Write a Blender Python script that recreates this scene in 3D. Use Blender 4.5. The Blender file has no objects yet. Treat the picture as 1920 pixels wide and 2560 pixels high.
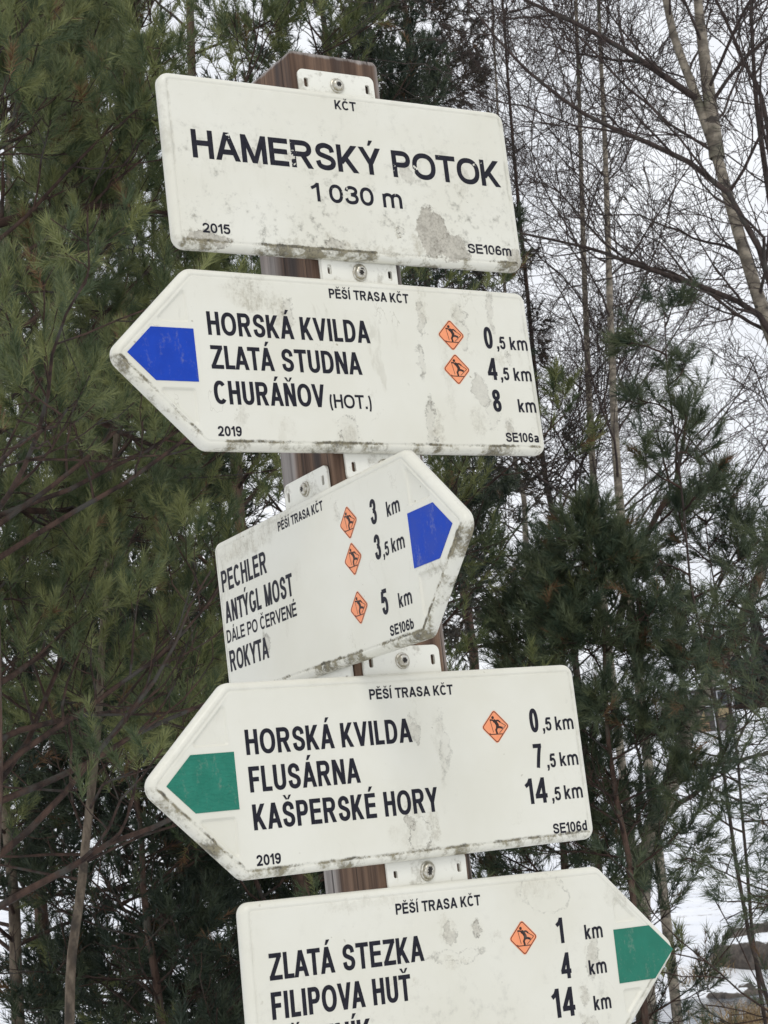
import bpy, bmesh, math
import numpy as np
from mathutils import Matrix, Vector

rad = math.radians
scene = bpy.context.scene
COL = scene.collection

# ------------------------------------------------------------------ camera
CAM = np.array([-0.8784, -1.3894, 1.5457])
YAW, PITCH, ROLL = rad(-33.272), rad(100.57), rad(-6.4988)
FPX = 4638.93                                   # focal length in pixels of a 1920 x 2560 frame
cam_data = bpy.data.cameras.new("camera")
cam = bpy.data.objects.new("camera", cam_data)
COL.objects.link(cam)
scene.camera = cam
cam_data.sensor_fit = 'VERTICAL'
cam_data.sensor_height = 36.0
cam_data.sensor_width = 27.0
cam_data.lens = 36.0 * FPX / 2560.0
cam_data.clip_start = 0.05
cam_data.clip_end = 2000.0
cam_rot = Matrix.Rotation(YAW, 3, 'Z') @ Matrix.Rotation(PITCH, 3, 'X') @ Matrix.Rotation(ROLL, 3, 'Z')
cam.matrix_world = Matrix.Translation(Vector(CAM)) @ cam_rot.to_4x4()
cam_data.dof.use_dof = True
cam_data.dof.focus_distance = 1.72
cam_data.dof.aperture_fstop = cam_data.lens / 0.9

# ------------------------------------------------------------------ sky, sun, exposure
SUN_ELEV, SUN_AZ = rad(48), rad(205)            # azimuth measured from +y, clockwise: behind the camera
world = bpy.data.worlds.new("World")
scene.world = world
world.use_nodes = True
wn, wl = world.node_tree.nodes, world.node_tree.links
wn.clear()
w_out = wn.new("ShaderNodeOutputWorld")
w_bg = wn.new("ShaderNodeBackground")
w_sky = wn.new("ShaderNodeTexSky")
w_sky.sky_type = 'NISHITA'
w_sky.sun_disc = False
w_sky.sun_elevation = SUN_ELEV
w_sky.sun_rotation = SUN_AZ
w_sky.air_density = 1.0
w_sky.dust_density = 3.0
w_hsv = wn.new("ShaderNodeHueSaturation")
w_hsv.inputs["Saturation"].default_value = 0.12
w_tc = wn.new("ShaderNodeTexCoord")
w_noise = wn.new("ShaderNodeTexNoise")
w_noise.inputs["Scale"].default_value = 3.5
w_noise.inputs["Detail"].default_value = 5.0
w_noise.inputs["Roughness"].default_value = 0.55
w_ramp = wn.new("ShaderNodeValToRGB")
w_ramp.color_ramp.elements[0].position = 0.30
w_ramp.color_ramp.elements[0].color = (8.2, 8.6, 9.5, 1)
w_ramp.color_ramp.elements[1].position = 0.62
w_ramp.color_ramp.elements[1].color = (10.7, 10.95, 11.4, 1)
w_mix = wn.new("ShaderNodeMix")                 # an even cloud deck over the clear sky
w_mix.data_type = 'RGBA'
w_mix.inputs["Factor"].default_value = 0.88
w_bg.inputs["Strength"].default_value = 0.10
wl.new(w_sky.outputs["Color"], w_hsv.inputs["Color"])
wl.new(w_tc.outputs["Generated"], w_noise.inputs["Vector"])
wl.new(w_noise.outputs["Fac"], w_ramp.inputs["Fac"])
wl.new(w_hsv.outputs["Color"], w_mix.inputs["A"])
wl.new(w_ramp.outputs["Color"], w_mix.inputs["B"])
wl.new(w_mix.outputs["Result"], w_bg.inputs["Color"])
wl.new(w_bg.outputs["Background"], w_out.inputs["Surface"])

sun_data = bpy.data.lights.new("sun", 'SUN')
sun_data.energy = 0.72
sun_data.angle = rad(24)
sun_data.color = (1.0, 0.965, 0.91)
sun = bpy.data.objects.new("sun", sun_data)
COL.objects.link(sun)
sun_dir = Vector((math.sin(SUN_AZ) * math.cos(SUN_ELEV), math.cos(SUN_AZ) * math.cos(SUN_ELEV), math.sin(SUN_ELEV)))
sun.rotation_euler = sun_dir.to_track_quat('Z', 'Y').to_euler()

scene.view_settings.view_transform = 'Standard'
scene.view_settings.look = 'None'
scene.view_settings.exposure = 0.0
scene.view_settings.gamma = 1.0
scene.view_settings.use_curve_mapping = False
scene.render.engine = 'CYCLES'
scene.cycles.max_bounces = 4
scene.cycles.diffuse_bounces = 2
scene.cycles.transparent_max_bounces = 8

# ------------------------------------------------------------------ node helpers
class NT:
    def __init__(self, name, rough=0.6, spec=0.4):
        self.m = bpy.data.materials.new(name)
        self.m.use_nodes = True
        self.t = self.m.node_tree
        self.n, self.l = self.t.nodes, self.t.links
        self.b = self.n["Principled BSDF"]
        self.b.inputs["Roughness"].default_value = rough
        self.b.inputs["Specular IOR Level"].default_value = spec
    def put(self, sock, v):
        if isinstance(v, bpy.types.NodeSocket):
            self.l.new(v, sock)
        elif isinstance(v, (tuple, list)) and len(v) == 3 and sock.type == 'RGBA':
            sock.default_value = (*v, 1)
        else:
            sock.default_value = v
    def math(self, op, a, b=0.0, c=None, clamp=False):
        n = self.n.new("ShaderNodeMath"); n.operation = op; n.use_clamp = clamp
        self.put(n.inputs[0], a); self.put(n.inputs[1], b)
        if c is not None: self.put(n.inputs[2], c)
        return n.outputs[0]
    def vmath(self, op, a, b):
        n = self.n.new("ShaderNodeVectorMath"); n.operation = op
        self.put(n.inputs[0], a); self.put(n.inputs[1], b)
        return n.outputs["Value"] if op in ('LENGTH', 'DISTANCE', 'DOT_PRODUCT') else n.outputs["Vector"]
    def coord(self, which="Object"):
        return self.n.new("ShaderNodeTexCoord").outputs[which]
    def attr(self, name):
        n = self.n.new("ShaderNodeAttribute"); n.attribute_name = name
        return n.outputs["Fac"]
    def xyz(self, v):
        n = self.n.new("ShaderNodeSeparateXYZ"); self.l.new(v, n.inputs[0]); return n.outputs
    def scale(self, v, s):
        n = self.n.new("ShaderNodeMapping"); self.l.new(v, n.inputs["Vector"])
        n.inputs["Scale"].default_value = s
        return n.outputs["Vector"]
    def shift(self, v, s):
        n = self.n.new("ShaderNodeMapping"); self.l.new(v, n.inputs["Vector"])
        n.inputs["Location"].default_value = s
        return n.outputs["Vector"]
    def noise(self, v, s, detail=4.0, rough=0.55, out="Fac", dist=0.0):
        n = self.n.new("ShaderNodeTexNoise"); self.l.new(v, n.inputs["Vector"])
        n.inputs["Scale"].default_value = s; n.inputs["Detail"].default_value = detail
        n.inputs["Roughness"].default_value = rough; n.inputs["Distortion"].default_value = dist
        return n.outputs[out]
    def voronoi(self, v, s, feature='F1', out="Distance"):
        n = self.n.new("ShaderNodeTexVoronoi"); self.l.new(v, n.inputs["Vector"])
        n.feature = feature; n.inputs["Scale"].default_value = s
        return n.outputs[out]
    def step(self, v, a, b, lo=0.0, hi=1.0):
        n = self.n.new("ShaderNodeMapRange"); n.interpolation_type = 'SMOOTHSTEP'; n.clamp = True
        self.put(n.inputs["Value"], v)
        n.inputs["From Min"].default_value = a; n.inputs["From Max"].default_value = b
        n.inputs["To Min"].default_value = lo; n.inputs["To Max"].default_value = hi
        return n.outputs["Result"]
    def mix(self, f, a, b):
        n = self.n.new("ShaderNodeMix"); n.data_type = 'RGBA'
        self.put(n.inputs["Factor"], f); self.put(n.inputs["A"], a); self.put(n.inputs["B"], b)
        return n.outputs["Result"]
    def bump(self, h, strength=0.3, dist=0.001, normal=None):
        n = self.n.new("ShaderNodeBump"); self.l.new(h, n.inputs["Height"])
        n.inputs["Strength"].default_value = strength; n.inputs["Distance"].default_value = dist
        if normal is not None: self.l.new(normal, n.inputs["Normal"])
        return n.outputs["Normal"]
    def color(self, c): self.put(self.b.inputs["Base Color"], c)
    def rough(self, r): self.put(self.b.inputs["Roughness"], r)
    def normal(self, v): self.l.new(v, self.b.inputs["Normal"])

# ------------------------------------------------------------------ mesh and object helpers
def mesh_from_arrays(name, V, F, mat, attrs=None, smooth=False):
    """V (n,3), F (m,3) or (m,4) numpy arrays"""
    me = bpy.data.meshes.new(name)
    V = np.ascontiguousarray(V, dtype=np.float32); F = np.ascontiguousarray(F, dtype=np.int32)
    k = F.shape[1]
    me.vertices.add(len(V)); me.vertices.foreach_set("co", V.ravel())
    me.loops.add(F.size); me.loops.foreach_set("vertex_index", F.ravel())
    me.polygons.add(len(F))
    me.polygons.foreach_set("loop_start", np.arange(0, F.size, k, dtype=np.int32))
    me.polygons.foreach_set("loop_total", np.full(len(F), k, dtype=np.int32))
    me.polygons.foreach_set("use_smooth", np.full(len(F), smooth, dtype=bool))
    for n, a in (attrs or {}).items():
        at = me.attributes.new(n, 'FLOAT', 'POINT'); at.data.foreach_set("value", np.ascontiguousarray(a, dtype=np.float32))
    me.materials.append(mat)
    me.update(calc_edges=True)
    return me
def link(name, me, parent=None, loc=None):
    o = bpy.data.objects.new(name, me); COL.objects.link(o)
    if parent is not None: o.parent = parent
    if loc is not None: o.location = loc
    return o
def bm_obj(name, bm, mat, parent=None, smooth=False):
    me = bpy.data.meshes.new(name); bm.normal_update(); bm.to_mesh(me); bm.free()
    me.materials.append(mat)
    if smooth:
        me.polygons.foreach_set("use_smooth", np.ones(len(me.polygons), dtype=bool))
    return link(name, me, parent)
def thing(name, label, cat, mw=None, group=None):
    o = bpy.data.objects.new(name, None); COL.objects.link(o)
    o.empty_display_size = 0.1
    o["label"] = label; o["category"] = cat
    if group: o["group"] = group
    if mw is not None: o.matrix_world = mw
    return o
def tag(o, label=None, cat=None, group=None, kind=None):
    if label: o["label"] = label
    if cat: o["category"] = cat
    if group: o["group"] = group
    if kind: o["kind"] = kind
    return o

# plan of the place: bearing (degrees, right of the camera's view) and distance on the ground
FWD = -YAW
def plan(az, d):
    a = FWD + rad(az)
    return np.array([CAM[0] + d * math.sin(a), CAM[1] + d * math.cos(a)])
CR = np.array(cam_rot)
def ray(px, py, d):
    """point at horizontal distance d in the direction of a pixel of the 1920 x 2560 photograph"""
    v = CR @ np.array([(px - 960) / FPX, -(py - 1280) / FPX, -1.0])
    return CAM + v * (d / math.hypot(v[0], v[1]))

# ------------------------------------------------------------------ terrain
def stream_line(t): return 24.0 + 0.25 * (t - 4) + 0.6 * np.sin(0.8 * t)
def terrain(x, y):
    dx, dy = x - CAM[0], y - CAM[1]
    s = dx * math.sin(FWD) + dy * math.cos(FWD)          # ahead of the camera
    t = dx * math.cos(FWD) - dy * math.sin(FWD)          # to its right
    z = 0.05 * np.sin(0.9 * x + 1.3) * np.cos(0.7 * y) + 0.03 * np.sin(2.3 * x - 1.1 * y)
    z = z - 0.35 * np.clip((s - 6) / 8, 0, 1)
    c = s - stream_line(t)   # stream bed
    z = z - 0.55 * np.exp(-(c / 2.0) ** 2)
    z = z - 0.22 * np.clip((s - 14) / 6, 0, 1) * (1 - np.clip((s - 25) / 2, 0, 1))
    h = np.clip((s - 31) / 75, 0, 1)
    z = z + 8.2 * h * h * (3 - 2 * h) * 0.95 + np.clip(s - 102, 0, 200) * 0.02
    z = z + 0.25 * np.sin(0.21 * x + 0.5) * np.sin(0.17 * y) * np.clip((s - 25) / 20, 0, 1)
    return z

def mat_snow():
    m = NT("snow", 0.75, 0.3)
    p = m.coord()
    n1 = m.noise(p, 0.5, 6, 0.6); n2 = m.noise(p, 7.0, 5, 0.6)
    base = m.mix(m.step(n1, 0.35, 0.7), (0.80, 0.82, 0.86), (0.88, 0.89, 0.90))
    litter = m.step(m.noise(p, 1.1, 9, 0.76), 0.56, 0.66)     # bare turf and litter melting through
    col = m.mix(m.math('MULTIPLY', litter, 0.8), base, (0.16, 0.115, 0.065))
    m.color(col)
    m.normal(m.bump(n2, 0.5, 0.05))
    return m.m
M_SNOW = mat_snow()
def build_ground():
    rings = np.concatenate([np.linspace(0.0, 30, 70), np.geomspace(30.8, 900, 60)])
    nA = 180
    ang = np.linspace(0, 2 * math.pi, nA, endpoint=False)
    R, A = np.meshgrid(rings, ang, indexing='ij')
    X = CAM[0] + R * np.sin(A); Y = CAM[1] + R * np.cos(A)
    V = np.stack([X, Y, terrain(X, Y)], -1).reshape(-1, 3)
    i, j = np.meshgrid(np.arange(len(rings) - 1), np.arange(nA), indexing='ij')
    a = i * nA + j; b = i * nA + (j + 1) % nA
    F = np.stack([a, a + nA, b + nA, b], -1).reshape(-1, 4)
    me = mesh_from_arrays("ground", V, F[:, ::-1], M_SNOW, smooth=True)
    tag(link("ground", me), kind="structure")
build_ground()

# ------------------------------------------------------------------ lettering: strokes of one thickness
def arc(cx, cy, rx, ry, a0, a1, n=14, p=2.25):
    out = []
    for i in range(n + 1):
        a = rad(a0 + (a1 - a0) * i / n); c, s = math.cos(a), math.sin(a)
        out.append((cx + rx * math.copysign(abs(c) ** (2 / p), c), cy + ry * math.copysign(abs(s) ** (2 / p), s)))
    return out
def spline(pts, n=5):
    P = [pts[0]] + list(pts) + [pts[-1]]; out = []
    for i in range(1, len(P) - 2):
        p0, p1, p2, p3 = (np.array(P[i + k]) for k in (-1, 0, 1, 2))
        for k in range(n):
            u = k / n
            out.append(tuple(0.5 * ((2 * p1) + (-p0 + p2) * u + (2 * p0 - 5 * p1 + 4 * p2 - p3) * u * u + (-p0 + 3 * p1 - 3 * p2 + p3) * u ** 3)))
    out.append(tuple(pts[-1]))
    return out
WID = dict(A=.93, B=.75, C=.87, D=.82, E=.74, F=.68, G=.92, H=.79, I=.17, K=.86, L=.62, M=.96, N=.80, O=.98, P=.77, R=.86, S=.80, T=.82,
           U=.79, V=.93, Y=.92, Z=.80, k=.60, m=.98, a=.66, b=.65, d=.65)
WID.update({c: .68 for c in "02345679"}); WID.update({'8': .68, '1': .40, ',': .17, '.': .17, '(': .28, ')': .28, ' ': .29})
ACC = {'Ý': ('Y', 'a'), 'Á': ('A', 'a'), 'É': ('E', 'a'), 'Í': ('I', 'a'), 'Č': ('C', 'c'), 'Ě': ('E', 'c'), 'Š': ('S', 'c'), 'Ň': ('N', 'c'), 'Ť': ('T', 'c'), 'Ř': ('R', 'c')}
TIGHT = {'A': .09, 'V': .09, 'T': .09, 'Y': .10, 'K': .07, 'L': .03, 'Z': .03, 'O': .03, 'C': .03, 'G': .03, 'P': .03, 'F': .03}
def glyph(ch, w, t):
    """list of polygons and strips for one glyph, cap height 1, outer width w, stroke t"""
    h = t / 2; S = []
    def rect(x0, y0, x1, y1): S.append(('q', [(x0, y0), (x1, y0), (x1, y1), (x0, y1)]))
    def V(x, y0=0, y1=1): rect(x - h, y0, x + h, y1)
    def Hb(x0, x1, y): rect(x0, y - h, x1, y + h)
    def D(x0, y0, x1, y1, k=1.0):
        L = math.hypot(x1 - x0, y1 - y0); q = k * h * L / max(abs(y1 - y0), 1e-6)
        S.append(('q', [(x0 - q, y0), (x0 + q, y0), (x1 + q, y1), (x1 - q, y1)]))
    def C(pts, closed=False, k=1.0): S.append(('s', pts, closed, t * k))
    iw, ih = w - t, 1 - t
    def N(pts, H=1.0): return [(h + x * iw, h + y * (H - t)) for x, y in pts]
    q = h * 1.08
    if ch == 'A': D(q, 0, w / 2, 1); D(w - q, 0, w / 2, 1); y = .30; e = q + (w / 2 - q) * y; Hb(e, w - e, y)
    elif ch == 'B': V(h); C([(h, 1 - h), (w * .52, 1 - h)] + arc(w * .52, .75 - h * .3, w * .40 - h, .25 - h * .7, 90, -90) + [(h, .5)]); C([(h, .5), (w * .5, .5)] + arc(w * .5, .25 + h * .5, w * .5 - h, .25 - h * .5, 90, -90) + [(h, h)])
    elif ch == 'C': C(arc(w / 2, .5, iw / 2, ih / 2, 42, 318, 26))
    elif ch == 'D': V(h); C([(h, 1 - h), (w * .40, 1 - h)] + arc(w * .40, .5, w * .60 - h, ih / 2, 90, -90, 18) + [(h, h)])
    elif ch == 'E': V(h); Hb(t, w, 1 - h); Hb(t, w * .95, .52); Hb(t, w, h)
    elif ch == 'F': V(h); Hb(t, w, 1 - h); Hb(t, w * .90, .50)
    elif ch == 'G': C(arc(w / 2, .5, iw / 2, ih / 2, 42, 335, 26)); V(w - h, .14, .50); Hb(w * .55, w - t, .50 - h)
    elif ch == 'H': V(h); V(w - h); Hb(t, w - t, .53)
    elif ch == 'I': V(w / 2)
    elif ch == 'K': V(h); D(h * .6 + t * .3, .30, w - q * 1.4, 1); D(w * .36, .56, w - q * 1.35, 0)
    elif ch == 'L': V(h); Hb(t, w, h)
    elif ch == 'M': V(h); V(w - h); D(h * 1.1, 1, w / 2, 0, .92); D(w - h * 1.1, 1, w / 2, 0, .92)
    elif ch == 'N': V(h); V(w - h); D(h * 1.1, 1, w - h * 1.1, 0)
    elif ch in 'O0': C(arc(w / 2, .5, iw / 2, ih / 2, 0, 360, 32), True)
    elif ch in 'PR':
        yb = .47 if ch == 'P' else .50
        V(h); C([(t, 1 - h), (w * .55, 1 - h)] + arc(w * .55, (1 - h + yb) / 2, w * (.45 if ch == 'P' else .41) - h, (1 - h - yb) / 2, 90, -90, 14) + [(t, yb)])
        if ch == 'R': D(w * .52, .49, w - q * 1.2, 0)
    elif ch == 'S': C(spline(N([(.96, .71), (.86, .91), (.5, 1), (.15, .92), (.04, .75), (.15, .60), (.5, .51), (.86, .41), (.99, .25), (.86, .07), (.5, 0), (.12, .08), (0, .30)])))
    elif ch == 'T': V(w / 2, 0, 1 - t); Hb(0, w, 1 - h)
    elif ch == 'U': C([(h, 1), (h, .34)] + arc(w / 2, .34, iw / 2, .34 - h, 180, 360, 16) + [(w - h, 1)])
    elif ch == 'V': D(q, 1, w / 2, 0); D(w - q, 1, w / 2, 0)
    elif ch == 'Y': V(w / 2, 0, .43); D(q * 1.1, 1, w / 2, .40); D(w - q * 1.1, 1, w / 2, .40)
    elif ch == 'Z': Hb(0, w, h); Hb(w * .04, w, 1 - h); D(q * 1.3, t, w - q * 1.3, 1 - t)
    elif ch == '1': V(w - h); C([(w - h * 1.2, .94), (w * .45, .80), (0, .70)], False, .9)
    elif ch == '2': C(spline(N([(.02, .72), (.12, .91), (.5, 1), (.88, .91), (1, .72), (.84, .48), (.42, .22), (.06, .02)]))); Hb(0, w, h)
    elif ch == '3': C(spline(N([(.03, .75), (.15, .93), (.48, 1), (.84, .93), (.95, .77), (.82, .60), (.45, .535)]))); C(spline(N([(.45, .535), (.85, .47), (1, .28), (.86, .07), (.48, 0), (.13, .07), (0, .27)])))
    elif ch == '4': V(w * .72); Hb(0, w, .28); S.append(('s', [(h * .8, .28), (w * .72, .96)], False, t))
    elif ch == '5': Hb(w * .20, w * .94, 1 - h); S.append(('s', [(w * .26, 1 - h), (w * .13, .48)], False, t)); C(spline(N([(.07, .48), (.25, .60), (.52, .64), (.88, .54), (1, .32), (.87, .08), (.48, 0), (.12, .07), (0, .25)])))
    elif ch in '69':
        a = arc(w / 2, .315, iw / 2, .315 - h, 0, 360, 24); b = spline(N([(.96, .78), (.82, .94), (.54, 1), (.2, .88), (.04, .62), (0, .34)]))
        if ch == '9': a = [(w - x, 1 - y) for x, y in a]; b = [(w - x, 1 - y) for x, y in b]
        C(a, True); C(b)
    elif ch == '7': Hb(0, w, 1 - h); C(spline([(w - h * 1.2, 1 - t * .9), (w * .58, .52), (w * .36, 0)]))
    elif ch == '8': C(arc(w / 2, .755, iw * .44, .245 - h, 0, 360, 22), True); C(arc(w / 2, .275, iw / 2, .275 - h, 0, 360, 24), True)
    elif ch == ',': rect(0, 0, t * 1.15, t * 1.2); D(t * .75, 0, t * .30, -.20, .75)
    elif ch == '.': rect(0, 0, t * 1.05, t * 1.05)
    elif ch == '(': C(arc(w * 1.1, .40, w * 1.1 - h, .66, 120, 240, 12, 2), False, .85)
    elif ch == ')': C(arc(-w * .1, .40, w * 1.1 - h, .66, 60, -60, 12, 2), False, .85)
    elif ch == 'k': V(h); D(h * .6 + t * .2, .22, w - q * 1.3, .73); D(w * .40, .42, w - q * 1.3, 0)
    elif ch == 'm':
        V(h, 0, .74); x1 = w / 2; r = (w - t) / 4
        for c in (h + r, h + 3 * r): C(arc(c, .46, r, .27 - h * .2, 175, 0, 12) + [(c + r, 0)])
    elif ch == 'a': V(w - h * 1.2, 0, .55); C(arc(w / 2, .50, iw / 2 - h * .1, .25 - h, 160, 0, 14)); C(arc(w * .46, .215, w * .46 - h, .215 - h * .9, 40, 360, 20) + [(w - h * 1.2, .38), (w * .5, .40)])
    elif ch == 'b': V(h); C(arc(w / 2, .37, iw / 2, .37 - h, 0, 360, 24), True)
    elif ch == 'd': V(w - h); C(arc(w / 2, .37, iw / 2, .37 - h, 0, 360, 24), True)
    return S
def strip(bm, pts, closed, t, z, T):
    P = [np.array(p, float) for p in pts]
    if closed and np.hypot(*(P[0] - P[-1])) < 1e-6: P = P[:-1]
    Q = [P[0]]
    for p in P[1:]:
        if np.hypot(*(p - Q[-1])) > 1e-4: Q.append(p)
    P = Q; n = len(P); Lf, Rt = [], []
    for i in range(n):
        if closed: a, b = P[i - 1], P[(i + 1) % n]
        else: a, b = P[max(i - 1, 0)], P[min(i + 1, n - 1)]
        d0 = P[i] - a; d1 = b - P[i]
        d0 = d0 / np.hypot(*d0) if np.hypot(*d0) > 1e-9 else None
        d1 = d1 / np.hypot(*d1) if np.hypot(*d1) > 1e-9 else None
        if d0 is None: d0 = d1
        if d1 is None: d1 = d0
        d = d0 + d1; d = d / max(np.hypot(*d), 1e-9)
        k = min(1.0 / max(d @ d0, .4), 1.6)
        nrm = np.array([-d[1], d[0]]) * t / 2 * k
        Lf.append(bm.verts.new(T(*(P[i] + nrm), z))); Rt.append(bm.verts.new(T(*(P[i] - nrm), z)))
    for i in range(n if closed else n - 1):
        j = (i + 1) % n
        bm.faces.new((Rt[i], Rt[j], Lf[j], Lf[i]))
def text_mesh(parent, s, u0, v0, u1, cap, mat, t=.172, name="lettering"):
    """printed line of text from u0 to u1 (mm), baseline v0, cap height cap"""
    items = []; gap = .118; nat = 0.0; fix = 0.0          # letter widths scale to fit, stems and gaps do not
    for i, ch in enumerate(s):
        b, acc = ACC.get(ch, (ch, None))
        g = 0.0
        if i:
            pb = ACC.get(s[i - 1], (s[i - 1],))[0]
            g = gap - (TIGHT.get(b, 0) + TIGHT.get(pb, 0)) * .5
            if b in 'AVTY' and pb in 'AVTYLP' and b != pb: g -= .06
        fw = t * 1.08 if b in 'I,.' else 0.0
        items.append((b, acc, nat, fix + g * .85)); nat += 0.0 if fw else WID[b]; fix += g * .85 + fw
    k = ((u1 - u0) / cap - fix) / max(nat, 1e-6)
    bm = bmesh.new(); zi = 0
    for b, acc, x, xf in items:
        w = t * 1.08 if b in 'I,.' else WID[b] * k
        ox = x * k + xf
        def T(px, py, z): return ((u0 + (ox + px) * cap) / 1000, -z, (v0 + py * cap) / 1000)
        if b == ' ': continue
        S = glyph(b, w, t)
        if acc == 'a': S.append(('q', [(w / 2 - .06, 1.07), (w / 2 + .03, 1.07), (w / 2 + .17, 1.27), (w / 2 + .01, 1.27)]))
        if acc == 'c':
            S.append(('q', [(w / 2 - .07, 1.07), (w / 2 + .01, 1.07), (w / 2 - .08, 1.25), (w / 2 - .19, 1.25)]))
            S.append(('q', [(w / 2 - .01, 1.07), (w / 2 + .07, 1.07), (w / 2 + .19, 1.25), (w / 2 + .08, 1.25)]))
        for i, e in enumerate(S):
            z = 0.00016 + 0.00002 * (i % 6)
            if e[0] == 'q': bm.faces.new([bm.verts.new(T(px, py, z)) for px, py in e[1]])
            else: strip(bm, e[1], e[2], e[3], z, T)
    for f in bm.faces:
        f.normal_update()
        if f.normal.y > 0: f.normal_flip()
    return bm_obj(name, bm, mat, parent)

# ------------------------------------------------------------------ sign materials
def mat_letter(name, chip):
    m = NT(name, 0.55, 0.22)
    p = m.coord()
    n = m.noise(p, 220, 4, 0.6)
    col = m.mix(m.step(n, .35, .75), (0.007, 0.007, 0.013), (0.018, 0.017, 0.027))
    m.color(col)
    if chip:                                   # print flaked away in places
        c = m.step(m.math('ADD', m.math('MULTIPLY', m.noise(p, 46, 3, .5), .62), m.math('MULTIPLY', m.noise(p, 300, 3, .6), .38)), chip, chip + .012)
        m.put(m.b.inputs["Alpha"], m.math('SUBTRACT', 1.0, c))
    return m.m
M_LET = mat_letter("print_black", 0)
M_LET1 = mat_letter("print_black_flaked", .615)
def mat_film(name, c0, c1, crinkle=0.0):
    m = NT(name, 0.42, 0.25)
    p = m.coord()
    n = m.noise(p, 60, 5, .6)
    col = m.mix(m.step(n, .3, .75), c0, c1)
    g = m.step(m.math('ADD', m.math('MULTIPLY', m.noise(m.scale(p, (90, 90, 26)), 1.0, 6, .7), .7), m.math('MULTIPLY', m.noise(p, 400, 3, .6), .3)), .52, .66)
    col = m.mix(m.math('MULTIPLY', g, .22), col, (.36, .34, .28))
    m.color(col)
    m.rough(m.step(n, .3, .7, .34, .6))
    if crinkle:
        h = m.voronoi(m.vmath('ADD', m.scale(p, (150, 1, 420)), m.scale(m.noise(p, 90, 3, .6, "Color"), (3, 3, 3))), 1.0)
        m.normal(m.bump(h, .7, crinkle))
    return m.m
M_BLUE = mat_film("film_blue", (0.002, 0.042, 0.37), (0.004, 0.052, 0.43))
M_GREEN_W = mat_film("film_green_wrinkled", (0.012, 0.160, 0.105), (0.022, 0.200, 0.135), .0012)
M_GREEN = mat_film("film_green", (0.014, 0.155, 0.100), (0.020, 0.180, 0.118))
M_ORANGE = mat_film("film_orange", (0.86, 0.30, 0.14), (0.90, 0.34, 0.165))
M_BROWN = mat_film("print_brown", (0.10, 0.022, 0.012), (0.14, 0.032, 0.018))
M_SKIER = mat_film("print_dark_brown", (0.030, 0.018, 0.016), (0.045, 0.025, 0.02))

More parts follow.
